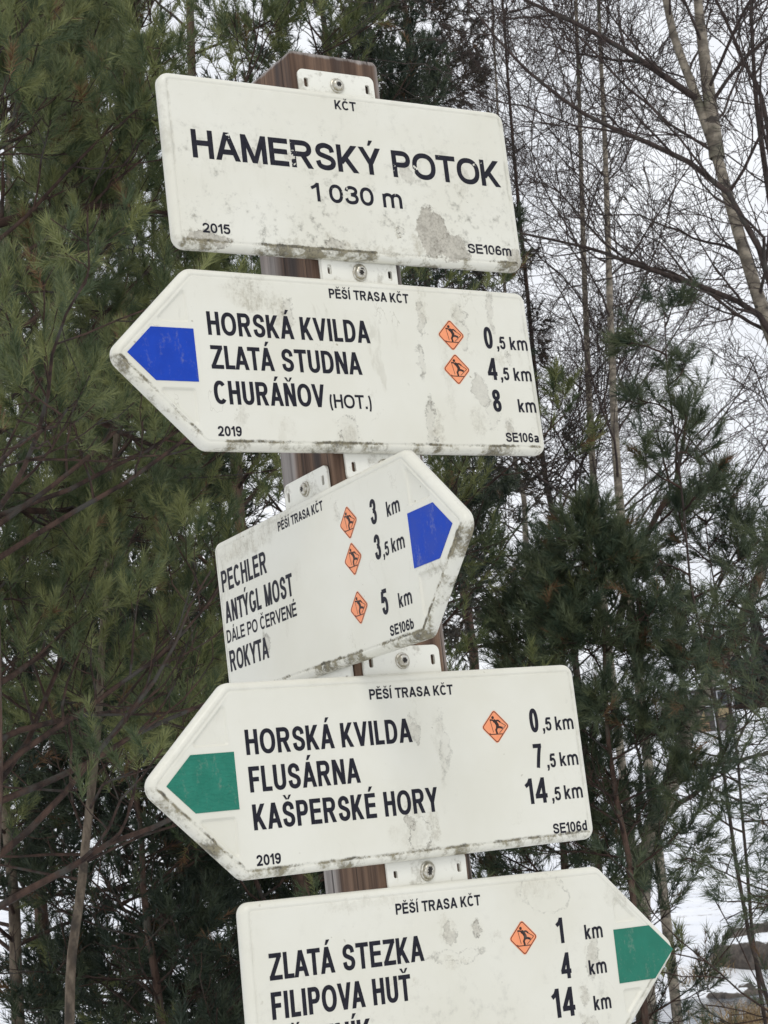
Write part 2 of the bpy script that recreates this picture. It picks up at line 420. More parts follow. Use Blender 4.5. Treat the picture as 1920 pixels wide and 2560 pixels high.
def mat_sign(name, blobs, rim=1.0, streak=1.0, seed=0.0, speck=1.0, peels=()):
    """cream enamel with grime: rim grime, rain streaks, specks and named stains (u,v,ru,rv,strength) in mm"""
    m = NT(name, 0.34, 0.45)
    p0 = m.coord(); p = m.shift(p0, (seed, seed * .7, -seed * .3))
    x, y, z = m.xyz(p0)
    base = m.mix(m.step(m.noise(p, 9, 4, .6), .3, .7), (0.690, 0.668, 0.560), (0.735, 0.718, 0.620))
    fine = m.noise(p, 420, 4, .7); mid = m.noise(p, 95, 5, .65); big = m.noise(p, 26, 5, .6)
    edge = m.attr("edge"); low = m.attr("low")
    # rim grime: a dark line in the groove and patches on the lower wall
    ed = m.attr("dist")
    w3 = m.noise(m.scale(p, (34, 34, 34)), 1.0, 4, .6)
    groove = m.math('MULTIPLY', m.step(m.math('ABSOLUTE', m.math('SUBTRACT', m.math('ADD', ed, m.math('MULTIPLY', m.math('SUBTRACT', mid, .5), 5.0)), 6.9)), .2, 2.2, 1, 0), m.step(m.math('ADD', m.math('MULTIPLY', w3, .7), m.math('MULTIPLY', fine, .3)), .43, .58))
    wall = m.math('MULTIPLY', edge, m.step(m.math('ADD', m.math('ADD', m.math('MULTIPLY', w3, .55), m.math('MULTIPLY', mid, .25)), m.math('MULTIPLY', fine, .2)), .47, .62))
    r1 = m.math('MAXIMUM', groove, m.math('MULTIPLY', wall, .85))
    r1 = m.math('MULTIPLY', r1, m.math('ADD', m.math('MULTIPLY', low, 1.0), .07))
    r1 = m.math('MULTIPLY', r1, rim, clamp=True)
    # rain streaks
    sp = m.scale(m.vmath('ADD', p, m.scale(m.noise(p, 55, 3, .5, "Color"), (.012, .012, .012))), (60, 60, 13))
    s1 = m.step(m.noise(sp, 1.0, 5, .65), .575, .70)
    s1 = m.math('MULTIPLY', m.math('MULTIPLY', s1, m.step(m.noise(p, 14, 2, .5), .46, .66)), .34 * streak)
    # the crinkled outline left where water dried
    ring = m.step(m.math('ABSOLUTE', m.math('SUBTRACT', m.noise(m.scale(p, (34, 34, 22)), 1.0, 4, .6), .60)), .0, .010, 1.0, 0.0)
    s2 = m.math('MULTIPLY', m.math('MULTIPLY', ring, m.step(m.noise(p, 17, 2, .5), .50, .62)), .42 * streak)
    # specks
    v = m.voronoi(m.vmath('ADD', p, m.scale(m.noise(p, 240, 2, .5, "Color"), (.005, .005, .005))), 85)
    s3 = m.math('MULTIPLY', m.step(v, .06, .11, 1, 0), m.step(m.noise(p, 24, 3, .6), .56, .66))
    s3 = m.math('MULTIPLY', s3, .7 * speck)
    tot = m.math('MAXIMUM', m.math('MAXIMUM', s1, s2), s3)
    wob = m.vmath('SUBTRACT', m.noise(p, 62, 6, .75, "Color"), (.5, .5, .5))
    wp = m.vmath('ADD', p0, m.scale(wob, (.042, .0, .048)))
    drip = m.noise(m.scale(p, (150, 150, 48)), 1.0, 5, .7)
    tex = m.step(m.math('ADD', m.math('MULTIPLY', drip, .6), m.math('MULTIPLY', fine, .4)), .40, .66)
    for (u, vv, ru, rv, st) in blobs:
        q = m.scale(m.shift(wp, (-u / 1000, 0, -vv / 1000)), (1000 / ru, 0, 1000 / rv))
        d = m.vmath('LENGTH', q, (0, 0, 0))
        b = m.math('MULTIPLY', m.step(d, .45, 1.0, 1.0, 0.0), m.math('ADD', m.math('MULTIPLY', tex, .85), .12))
        tot = m.math('MAXIMUM', tot, m.math('MULTIPLY', b, st))
    # coating lifted in sheets: sharp edge with a dark line, paler ground inside
    wob2 = m.vmath('SUBTRACT', m.noise(p, 38, 7, .72, "Color"), (.5, .5, .5))
    wq = m.vmath('ADD', p0, m.scale(wob2, (.034, .0, .040)))
    pf, pr = 0.0, 0.0
    for (u, vv, ru, rv, fo, ro) in peels:
        q = m.scale(m.shift(wq, (-u / 1000, 0, -vv / 1000)), (1000 / ru, 0, 1000 / rv))
        d = m.vmath('LENGTH', q, (0, 0, 0))
        f_ = m.math('MULTIPLY', m.step(d, .96, 1.0, 1.0, 0.0), fo)
        k_ = max(1.5 / min(ru, rv), .05)
        e_ = m.math('MULTIPLY', m.step(m.math('ABSOLUTE', m.math('SUBTRACT', d, .98)), 0.0, k_, 1.0, 0.0), m.math('MULTIPLY', m.step(m.math('ADD', m.math('MULTIPLY', mid, .6), m.math('MULTIPLY', fine, .4)), .44, .60), ro))
        pf = m.math('MAXIMUM', pf, f_); pr = m.math('MAXIMUM', pr, e_)
    dirt = m.mix(m.step(big, .35, .65), (0.235, 0.205, 0.130), (0.37, 0.325, 0.225))
    col = m.mix(m.math('MINIMUM', tot, .92), base, dirt)
    if peels:
        tan = m.mix(m.step(m.math('ADD', m.math('MULTIPLY', mid, .5), m.math('MULTIPLY', fine, .5)), .42, .60), (0.47, 0.435, 0.355), (0.27, 0.245, 0.195))
        col = m.mix(pf, col, tan); col = m.mix(pr, col, (0.13, 0.115, 0.085))
    rc = m.mix(m.step(m.math('ADD', m.math('MULTIPLY', fine, .5), m.math('MULTIPLY', mid, .5)), .40, .60), (0.045, 0.038, 0.024), (0.23, 0.20, 0.12))
    col = m.mix(m.math('MINIMUM', r1, .93), col, rc)
    m.color(col)
    m.rough(m.math('ADD', m.math('MULTIPLY', m.math('MAXIMUM', tot, r1), .4), m.step(big, .3, .7, .28, .42)))
    m.normal(m.bump(m.math('ADD', m.math('MULTIPLY', m.noise(p, 30, 3, .5), 1.0), m.math('MULTIPLY', tot, .25)), .16, .0012))
    return m.m
def mat_tab():
    m = NT("tab_enamel", .4, .45)
    p = m.coord("Object")
    w = m.n.new("ShaderNodeNewGeometry").outputs["Position"]
    n = m.noise(w, 48, 6, .68); f = m.noise(w, 300, 4, .6)
    d = m.step(m.math('ADD', m.math('MULTIPLY', n, .75), m.math('MULTIPLY', f, .25)), .52, .66)
    m.color(m.mix(m.math('MULTIPLY', d, .55), (0.80, 0.785, 0.69), (0.30, 0.27, 0.20)))
    m.normal(m.bump(f, .1, .0006))
    return m.m
M_TAB = mat_tab()
def mat_metal():
    m = NT("screw_steel", .36, .5)
    w = m.n.new("ShaderNodeNewGeometry").outputs["Position"]
    n = m.noise(w, 500, 4, .6)
    m.b.inputs["Metallic"].default_value = .85
    m.color(m.mix(m.step(n, .35, .7), (.62, .60, .53), (.40, .36, .28)))
    return m.m
M_METAL = mat_metal()
M_DARK = mat_film("socket_dark", (.02, .018, .015), (.03, .026, .02))

# ------------------------------------------------------------------ sign geometry
def inset(poly, d):
    n = len(poly); out = []
    for i in range(n):
        a, b, c = (np.array(poly[(i + k) % n], float) for k in (-1, 0, 1))
        e0 = (b - a) / np.hypot(*(b - a)); e1 = (c - b) / np.hypot(*(c - b))
        n0 = np.array([-e0[1], e0[0]]); n1 = np.array([-e1[1], e1[0]])     # inward for CCW
        k = (n0 + n1) / (1 + n0 @ n1)
        out.append(b + k * d)
    return out
def rounded(poly, r, k=7):
    n = len(poly); out = []
    for i in range(n):
        a, b, c = (np.array(poly[(i + j) % n], float) for j in (-1, 0, 1))
        e0 = (a - b) / np.hypot(*(a - b)); e1 = (c - b) / np.hypot(*(c - b))
        half = math.acos(np.clip(e0 @ e1, -1, 1)) / 2
        rr = r[i] if isinstance(r, (list, tuple)) else r
        rr = max(rr, .0003)
        bis = (e0 + e1) / np.hypot(*(e0 + e1)); cen = b + bis * rr / math.sin(half)
        p0 = b + e0 * rr / math.tan(half); p1 = b + e1 * rr / math.tan(half)
        a0 = math.atan2(*(p0 - cen)[::-1]); a1 = math.atan2(*(p1 - cen)[::-1])
        da = (a1 - a0 + math.pi) % (2 * math.pi) - math.pi
        for j in range(k + 1):
            aa = a0 + da * j / k
            out.append((cen[0] + rr * math.cos(aa), cen[1] + rr * math.sin(aa)))
    return out
def loop(bm, pts, y): return [bm.verts.new((x, y, z)) for x, z in pts]
def bridge(bm, A, B):
    n = len(A)
    for i in range(n): bm.faces.new((A[i], A[(i + 1) % n], B[(i + 1) % n], B[i]))
def fill(bm, loops, flip=False):
    es = []
    for Lp in loops:
        for i in range(len(Lp)):
            a, b = Lp[i], Lp[(i + 1) % len(Lp)]
            es.append(bm.edges.get((a, b)) or bm.edges.new((a, b)))
    r = bmesh.ops.triangle_fill(bm, use_beauty=True, use_dissolve=False, edges=es, normal=(0, -1, 0))
    for f in r['geom']:
        if isinstance(f, bmesh.types.BMFace):
            f.normal_update()
            if (f.normal.y > 0) != flip: f.normal_flip()
SIGN_DEPTH = .0095
def plate_mesh(poly, radii, pockets, mat, name):
    """pressed plate: rolled rim, shallow groove, flat face, recessed panels. face towards -y"""
    bm = bmesh.new()
    prof = [(.0, SIGN_DEPTH), (.0, .0052), (.0005, .0034), (.0015, .0018), (.0030, .0007), (.0046, .0002), (.0058, .0001), (.0067, .0007), (.0076, .0001), (.0082, .0), (.0090, .0)]
    LP = []
    for d, y in prof:
        LP.append(loop(bm, rounded(inset(poly, d), [max(r - d, .0012) for r in radii]), y))
    for a, b in zip(LP, LP[1:]): bridge(bm, b, a)
    holes = []
    for pk in pockets:
        a = loop(bm, rounded(pk, .0028, 4), 0.0); b = loop(bm, rounded(inset(pk, .0009), .0022, 4), .0009); c = loop(bm, rounded(inset(pk, .0018), .0016, 4), .0019)
        d = loop(bm, rounded(inset(pk, .0026), .0012, 4), .0021)
        bridge(bm, b, a); bridge(bm, c, b); bridge(bm, d, c); holes.append(a); fill(bm, [d])
    fill(bm, [LP[-1]] + holes)
    # back: turned-in lip and back sheet
    bk = loop(bm, rounded(inset(poly, .002), [max(r - .002, .001) for r in radii]), SIGN_DEPTH + .0002)
    bridge(bm, LP[0], bk)
    fill(bm, [bk], flip=True)
    bmesh.ops.recalc_face_normals(bm, faces=bm.faces[:])
    o = bm_obj(name, bm, mat, None, True)
    me = o.data
    ctr = np.mean([np.array(p) for p in poly], 0)
    co = np.empty(len(me.vertices) * 3); me.vertices.foreach_get("co", co); co = co.reshape(-1, 3)
    E = np.zeros(len(co)); Lw = np.zeros(len(co))
    P = [np.array(q, float) for q in poly]
    dist = np.full(len(co), 9.); ny = np.zeros(len(co))
    for i in range(len(P)):
        a, b = P[i], P[(i + 1) % len(P)]; e = (b - a) / np.hypot(*(b - a)); nn = np.array([-e[1], e[0]])
        d = (co[:, [0, 2]] - a) @ nn
        sel = d < dist; dist[sel] = d[sel]; ny[sel] = nn[1]
    E = np.clip((.0088 - dist) / .003, 0, 1)
    Lw = np.clip(ny * 1.15 + .12, 0, 1)
    for n_, a_ in (("edge", E), ("low", Lw), ("dist", np.minimum(dist, .05) * 1000)):
        at = me.attributes.new(n_, 'FLOAT', 'POINT'); at.data.foreach_set("value", a_.astype(np.float32))
    wm = o.modifiers.new("weighted_normals", 'WEIGHTED_NORMAL'); wm.keep_sharp = True; wm.weight = 90
    return o
def tab_mesh(parent, cu, lo=-.1035, hi=.1035, y=SIGN_DEPTH + .0003, th=.0026):
    w = .0400; bm = bmesh.new()
    pts = rounded([(cu - w, lo), (cu + w, lo), (cu + w, hi), (cu - w, hi)], .006, 6)
    f0 = loop(bm, pts, y + .0005); f = loop(bm, rounded(inset([(cu - w, lo), (cu + w, lo), (cu + w, hi), (cu - w, hi)], .0006), .0054, 6), y); b = loop(bm, pts, y + th)
    bridge(bm, f, f0); bridge(bm, f0, b)
    fh, bh = [], []
    for sx in (-1, 1):
        for sv in (lo + .0130, hi - .0130):
            c = (cu + sx * .0322, sv); q = [(c[0] - .0021, c[1] - .0045), (c[0] + .0021, c[1] - .0045), (c[0] + .0021, c[1] + .0045), (c[0] - .0021, c[1] + .0045)]
            r = rounded(q, .0014, 3); a = loop(bm, r, y); d = loop(bm, r, y + th); bridge(bm, d, a); fh.append(a); bh.append(d)
    fill(bm, [f] + fh); fill(bm, [b] + bh, flip=True)
    bmesh.ops.recalc_face_normals(bm, faces=bm.faces[:])
    return bm_obj("mounting_plate", bm, M_TAB, parent)
def lathe(bm, prof, n=28, cx=0, cz=0):
    rings = []
    for r, y in prof:
        rings.append([bm.verts.new((cx + r * math.cos(2 * math.pi * i / n), y, cz + r * math.sin(2 * math.pi * i / n))) for i in range(n)])
    for a, b in zip(rings, rings[1:]): bridge(bm, a, b)
    return rings
def screw(parent, cu, cv, y=SIGN_DEPTH + .0003):
    bm = bmesh.new()
    R = lathe(bm, [(.0072, y), (.0072, y - .0009), (.0068, y - .0012), (.0056, y - .0012), (.0056, y - .0016), (.0051, y - .0032), (.0041, y - .0041), (.0028, y - .0044), (.0024, y - .0043), (.0023, y - .0022)], cx=cu, cz=cv)
    bm.faces.new(R[-1])
    bmesh.ops.recalc_face_normals(bm, faces=bm.faces[:])
    s = bm_obj("screw", bm, M_METAL, parent, True)
    bm = bmesh.new()                            # six-lobed socket
    pts = []
    for i in range(36):
        a = 2 * math.pi * i / 36 + .3; r = .0021 + .0005 * math.cos(6 * a); pts.append((cu + r * math.cos(a), cv + r * math.sin(a)))
    bm.faces.new(loop(bm, pts, y - .00445))
    for f in bm.faces:
        f.normal_update()
        if f.normal.y > 0: f.normal_flip()
    bm_obj("socket", bm, M_DARK, s)
def flat_poly(name, pts, y, mat, parent):
    bm = bmesh.new(); f = bm.faces.new([bm.verts.new((x / 1000, -y, z / 1000)) for x, z in pts]); f.normal_update()
    if f.normal.y > 0: f.normal_flip()
    return bm_obj(name, bm, mat, parent)
def arrow_film(parent, pts, mat, name):
    """cut film, raised a little on its embossed field"""
    bm = bmesh.new()
    P = [np.array(p) / 1000 for p in pts]
    if sum(a[0] * b[1] - a[1] * b[0] for a, b in zip(P, P[1:] + P[:1])) < 0: P = P[::-1]
    a = loop(bm, P, -.00005); b = loop(bm, P, -.0004); c = loop(bm, inset(P, .0002), -.0005)
    bridge(bm, b, a); bridge(bm, c, b); fill(bm, [c])
    bmesh.ops.recalc_face_normals(bm, faces=bm.faces[:])
    return bm_obj(name, bm, mat, parent)
def ski_sticker(parent, cu, cv, tilt=0.0):
    r = 15.2
    base = [(0, -r), (r, 0), (0, r), (-r, 0)]
    ca, sa = math.cos(tilt), math.sin(tilt)
    def at(pts): return [(cu + x * ca - z * sa, cv + x * sa + z * ca) for x, z in pts]
    st = flat_poly("ski_sticker", at(rounded(base, 2.6, 5)), .00020, M_ORANGE, parent)
    bm = bmesh.new()
    o_ = rounded(inset(base, .5), 2.2, 5); i_ = rounded(inset(base, 1.25), 1.7, 5)
    A = loop(bm, [(x / 1000, z / 1000) for x, z in at(o_)], -.00026); B = loop(bm, [(x / 1000, z / 1000) for x, z in at(i_)], -.00026)
    bridge(bm, A, B); bmesh.ops.recalc_face_normals(bm, faces=bm.faces[:])
    for f in bm.faces:
        f.normal_update()
        if f.normal.y > 0: f.normal_flip()
    bm_obj("border_line", bm, M_BROWN, st)
    bm = bmesh.new()
    def T(px, py, z):
        (x, zz), = at([(px, py)]); return (x / 1000, -z, zz / 1000)
    segs = [([(-1.6, 5.6), (.4, 4.3), (2.2, 1.2), (1.8, -1.2)], 3.1), ([(-.6, 5.0), (-3.0, 5.9), (-5.6, 6.3)], 1.3), ([(.4, 5.2), (3.4, 5.3), (5.6, 3.6)], 1.4),
            ([(1.7, -.6), (.1, -2.9), (.8, -6.2)], 1.9), ([(2.0, -.6), (4.4, -.6), (7.4, -1.6)], 1.9), ([(-5.2, 5.6), (-3.0, -4.9)], .45), ([(5.5, 3.5), (11.0, .4)], .5),
            ([(11.0, .4), (3.3, -5.7)], .45), ([(-7.4, -5.4), (-6.2, -6.5), (6.8, -6.7)], .7)]
    for i, (pts, t) in enumerate(segs): strip(bm, pts, False, t, .00030 + .00002 * i, T)
    f = bm.faces.new([bm.verts.new(T(-2.2 + 1.35 * math.cos(a), 8.1 + 1.35 * math.sin(a), .0005)) for a in np.linspace(0, 2 * math.pi, 16, endpoint=False)])
    for f in bm.faces:
        f.normal_update()
        if f.normal.y > 0: f.normal_flip()
    bm_obj("skier", bm, M_SKIER, st)
    return st

Z0 = 2.15
PX = 0.0043; PS = 0.0947
def sign_matrix(x, y, z, base, yaw, roll, sc=1.0):
    return Matrix.Translation((x, y, z + Z0)) @ Matrix.Rotation(base + rad(yaw), 4, 'Z') @ Matrix.Rotation(rad(roll), 4, 'Y') @ Matrix.Scale(sc, 4)
AH, AL, AP = .0789, .1799, .0803
def arrow_poly(right):
    P = [(-AL, -AH), (AL, -AH), (AL + AP, 0), (AL, AH), (-AL, AH)] if right else [(-AL - AP, 0), (-AL, -AH), (AL, -AH), (AL, AH), (-AL, AH)]
    R = [.010, .013, .013, .013, .010] if right else [.013, .013, .010, .010, .013]
    return P, R
def pockets(right, film_u, film_t, film_b, ):
    """two recessed triangles of the head, above and below the film"""
    xs = film_u / 1000; ins = .0092; out = []
    for sg, v in ((1, film_t / 1000 + .0050), (-1, film_b / 1000 - .0050)):
        k = AP / AH; nrm = math.hypot(1, k) * ins
        x0 = abs(xs) + .003
        xe = AL + AP - abs(v) * k - nrm; ye = (AL + AP - x0 - nrm) / k
        tri = [(x0, abs(v)), (xe, abs(v)), (x0, ye)]
        tri = [(x if right else -x, y * sg) for x, y in tri]
        if sum(a[0] * b[1] - a[1] * b[0] for a, b in zip(tri, tri[1:] + tri[:1])) < 0: tri = tri[::-1]
        out.append(tri)
    return out

def make_sign(name, label, mw, poly, radii, pk, mat, tab_u, texts, films, stickers, letter=M_LET):
    root = thing(name, label, "sign", mw)
    pl = plate_mesh(poly, radii, pk, mat, "plate"); pl.parent = root
    tab_mesh(root, tab_u / 1000)
    for v in (.0905, -.0905): screw(root, tab_u / 1000, v)
    for e in texts:
        text_mesh(root, *e[:5], letter, *(e[5:]))
    for pts, m, n in films: arrow_film(root, pts, m, n)
    for s in stickers: ski_sticker(root, *s)
    return root
SM = .192
# --- name board
p1 = [(-.1798, -.0799), (.1798, -.0799), (.1798, .0799), (-.1798, .0799)]
m1 = mat_sign("enamel_name_board", [(62, -62, 12, 14, .6), (20, -72, 46, 6, .55), (-60, -70, 40, 5, .45), (-160, -72, 26, 8, .75), (170, -70, 14, 14, .75), (42, -52, 5, 6, .95),
              (-20, -68, 20, 6, .6), (-30, -62, 9, 7, .5), (120, -4, 7, 8, .35), (60, 12, 8, 7, .3)], rim=1.5, streak=.25, seed=1.7, speck=1.5,
              peels=[(80, -50, 17, 26, .85, .7), (100, -66, 20, 12, .8, .6), (-150, -71, 22, 5, .7, .7), (-25, -68, 9, 5, .5, .9), (172, -70, 9, 12, .6, .6), (45, -50, 4, 5, .2, 1.0), (125, 12, 6, 6, .3, .2), (-95, 9, 5, 6, .4, .3), (-60, 10, 6, 4, .4, .3), (62, 8, 6, 8, .35, .3)])
make_sign("name_sign", "cream rectangular board reading HAMERSKÝ POTOK 1 030 m, topmost on the wooden post",
          sign_matrix(-.0016, -.0604, .0044, 0, -2.0442, -.3441), p1, [.011] * 4, [], m1, 3.5,
          [("KČT", -7.5, 62.4, 15, 9.0, SM), ("HAMERSKÝ POTOK", -155.2, 2.0, 166, 26.2, .185), ("1 030 m", -42, -28.5, 52, 17.6, .18),
           ("2015", -153.2, -66, -127, 8.9, SM), ("SE106m", 118, -66.5, 166.8, 9.4, SM)], [], [], M_LET1)
# --- arrow boards
def left_film(a, t, b, s, tip, m): return [(-a, t), (-s, t), (-tip, (t + b) / 2), (-s, b), (-a, b)]
def right_film(a, t, b, s, tip, m): return [(a, b), (s, b), (tip, (t + b) / 2), (s, t), (a, t)]
P, R = arrow_poly(False)
m2 = mat_sign("enamel_blue_left", [(-122, 58, 34, 18, .62), (-92, 44, 10, 20, .5), (-40, -64, 15, 13, .5), (60, -60, 7, 30, .55), (78, 0, 6, 60, .25), (105, -50, 9, 20, .4), (140, -57, 6, 14, .45), (96, 55, 8, 20, .35), (60, 62, 5, 25, .4), (140, 8, 6, 9, .4), (-140, -52, 7, 10, .35), (-100, -58, 12, 9, .3)],
              rim=1.35, streak=.8, seed=4.3,
              peels=[(-38, -60, 10, 14, .12, .75), (-85, 44, 5, 14, .25, .6), (48, 5, 4, 16, .2, .6), (52, -52, 5, 24, .25, .7), (100, 34, 7, 12, .1, .55), (112, -20, 8, 14, .35, .4), (122, -42, 6, 14, .1, .6), (136, 58, 4, 16, .3, .4), (138, -58, 4, 10, .35, .4), (151, 14, 4, 7, .2, .7), (100, 52, 7, 9, .15, .6), (55, 44, 4, 14, .3, .5)])
make_sign("trail_sign", "left pointing trail sign with blue arrow listing HORSKÁ KVILDA, ZLATÁ STUDNA and CHURÁŇOV",
          sign_matrix(.0035, -.0604, -.1743, 0, .7657, -.7981), P, R, pockets(False, 180, 24.5, -21.5), m2, 1.5,
          [("PĚŠÍ TRASA KČT", -41, 59.8, 44, 8.9, SM), ("HORSKÁ KVILDA", -166.2, 20, -3.2, 20.7), ("ZLATÁ STUDNA", -166.4, -9.5, -16, 20.5), ("CHURÁŇOV", -167, -40.2, -58, 20.5),
           ("(HOT.)", -54, -40.6, -10.5, 12.5, .168), ("2019", -167.3, -67.8, -144.6, 8.8, SM), ("SE106a", 133.2, -68, 171.6, 9.0, SM),
           ("0", 123.6, 21, 133.4, 21.2), (",5", 137.5, 21.2, 147.6, 12.3, .178), ("km", 153, 21, 173.5, 12.6, .178),
           ("4", 122.6, -9, 133.6, 21.2), (",5", 137.0, -8.8, 147.0, 12.3, .178), ("km", 152.6, -9, 173.2, 12.6, .178), ("8", 123.6, -39.6, 133.2, 21.4), ("km", 152.6, -39.3, 173.3, 12.6, .178)],
          [(left_film(180, 24.6, -21.4, 219.5, 243.2, 0), M_BLUE, "arrow_film")], [(86.4, 32.0), (87.6, -.4)])
P, R = arrow_poly(True)
P = [(x - .0055 if x > 0 else x, z) for x, z in P]
m3 = mat_sign("enamel_blue_right", [(-110, 62, 66, 15, .62), (-50, 70, 50, 9, .55), (-165, 40, 12, 34, .4), (-95, -35, 8, 14, .4), (60, 52, 5, 10, .5), (205, -28, 26, 7, .62), (238, -18, 8, 16, .7), (-20, 20, 8, 10, .2), (62, -62, 4, 4, .5)],
              rim=1.6, streak=.35, seed=8.8, speck=1.4,
              peels=[(-92, -36, 4, 10, .35, .6), (62, 52, 3, 8, .2, .6)])
K3 = 0.9805
make_sign("trail_sign", "right pointing trail sign with blue arrow on the post's side, listing PECHLER and ROKYTA",
          sign_matrix(-.0561, -.0057, -.3623, -math.pi / 2, -.6031, -1.3678, K3), P, R, [[(x - .0055, z) for x, z in k] for k in pockets(True, 176.5, 24.7, -21.2)], m3, -4.5,
          [("PĚŠÍ TRASA KČT", -45.8, 60.6, 38.4, 8.8, SM), ("PECHLER", -168.6, 28.6, -75.4, 20.8), ("ANTÝGL MOST", -168.2, -2, -30.8, 20.8), ("DÁLE PO ČERVENÉ", -170, -21.2, -29.2, 12.6, .172), ("ROKYTA", -169, -49.1, -89.5, 20.2),
           ("3", 114.6, 28.2, 124.6, 21.8), ("km", 140.4, 29.3, 161, 12.8, .178), ("3", 114.4, -2.2, 124.2, 21.6), (",5", 127.0, -2.0, 136.6, 12, .175), ("km", 141, -1.4, 161.4, 12.4, .178), ("5", 115, -49.4, 124.8, 21.6), ("km", 141.2, -48.2, 161.6, 12.4, .178),
           ("SE106b", 122.4, -68.6, 159.4, 9.0, SM)],
          [(right_film(171, 24.8, -21.2, 209.6, 233.2, 0), M_BLUE, "arrow_film")], [(78, 39.6), (78.3, 7.4), (78.4, -35.2)])
P, R = arrow_poly(False)
m4 = mat_sign("enamel_green_left", [(-20, -58, 22, 12, .30), (5, -50, 9, 18, .62), (22, 12, 6, 40, .25), (-2, 33, 9, 11, .32), (-12, -38, 7, 9, .6), (178, -40, 4, 12, .4), (-10, -72, 30, 5, .4)],
              rim=1.15, streak=.2, seed=12.1, speck=.6,
              peels=[(-8, -57, 12, 12, .0, .8), (-3, 32, 6, 9, .3, .4), (26, 16, 4, 26, .1, .35), (-16, -47, 6, 6, .5, .6)])
make_sign("trail_sign", "left pointing trail sign with wrinkled green arrow listing FLUSÁRNA and KAŠPERSKÉ HORY",
          sign_matrix(.0015, -.0604, -.5278, 0, .5176, -.2725), P, R, pockets(False, 178, 22.9, -23), m4, .5,
          [("PĚŠÍ TRASA KČT", -43.5, 57.7, 43, 8.8, SM), ("HORSKÁ KVILDA", -166.6, 19.4, -5, 20.4), ("FLUSÁRNA", -166.6, -10.7, -61.4, 20.7), ("KAŠPERSKÉ HORY", -166.6, -40.8, 14, 20.6), ("2019", -167.4, -69, -145, 8.7, SM), ("SE106d", 132.4, -71, 170.8, 9.0, SM),
           ("0", 121.8, 19.4, 131.4, 21.4), (",5", 135.6, 20, 145.6, 12, .175), ("km", 150.2, 19.8, 170.8, 12.4, .178), ("7", 121.6, -12, 131, 21.2), (",5", 135.2, -12.8, 145.2, 12.4, .178), ("km", 150, -12.4, 170.8, 12.4, .178),
           ("14", 108, -43, 131.2, 22.4), (",5", 135.8, -42.2, 146, 12, .175), ("km", 150.2, -41.9, 170.9, 12.4, .178)],
          [(left_film(178, 22.9, -23, 217, 240.4, 0), M_GREEN_W, "arrow_film")], [(83.7, 27.1)])
P, R = arrow_poly(True)
m5 = mat_sign("enamel_green_right", [(10, 42, 9, 16, .38), (42, 38, 8, 7, .55), (60, 30, 10, 6, .4), (110, 66, 30, 10, .36), (195, 52, 16, 14, .34), (160, 10, 7, 20, .36), (150, -28, 6, 10, .4), (150, -55, 9, 12, .3), (-60, 68, 60, 6, .28), (20, 12, 22, 3, .35), (-40, 0, 30, 3, .35)],
              rim=.5, streak=.25, seed=17.9, speck=.6,
              peels=[(14, 38, 4, 8, .4, .4), (43, 38, 5, 6, .5, .7), (120, 60, 26, 16, .0, .35), (162, 2, 6, 18, .3, .4), (148, -30, 5, 7, .3, .4), (150, -58, 8, 10, .15, .5), (20, 18, 26, 5, .0, .5)])
make_sign("trail_sign", "right pointing trail sign with smooth green arrow listing ZLATÁ STEZKA and FILIPOVA HUŤ",
          sign_matrix(-.0034, -.0604, -.7063, 0, -.3135, .9132), P, R, pockets(True, 188, 22.2, -24.4), m5, 5.0,
          [("PĚŠÍ TRASA KČT", -37, 56.4, 48.8, 8.9, SM), ("ZLATÁ STEZKA", -159.6, 16.7, -13.4, 20.8), ("FILIPOVA HUŤ", -160.2, -13.3, -29.4, 21.0), ("BŘEZNÍK", -160.8, -43.4, -71, 20.8),
           ("1", 125.8, 16.4, 132.8, 21.8), ("km", 155.8, 16.9, 175.6, 12.6, .178), ("4", 125.6, -13.8, 136.6, 22.0), ("km", 156, -13.5, 175.5, 12.4, .178), ("14", 112.6, -45.4, 136.4, 24.4), ("km", 156.8, -44, 175.9, 12.4, .178)],
          [(right_film(188, 22.2, -24.4, 228.7, 253.4, 0), M_GREEN, "arrow_film")], [(89.2, 25.1)])

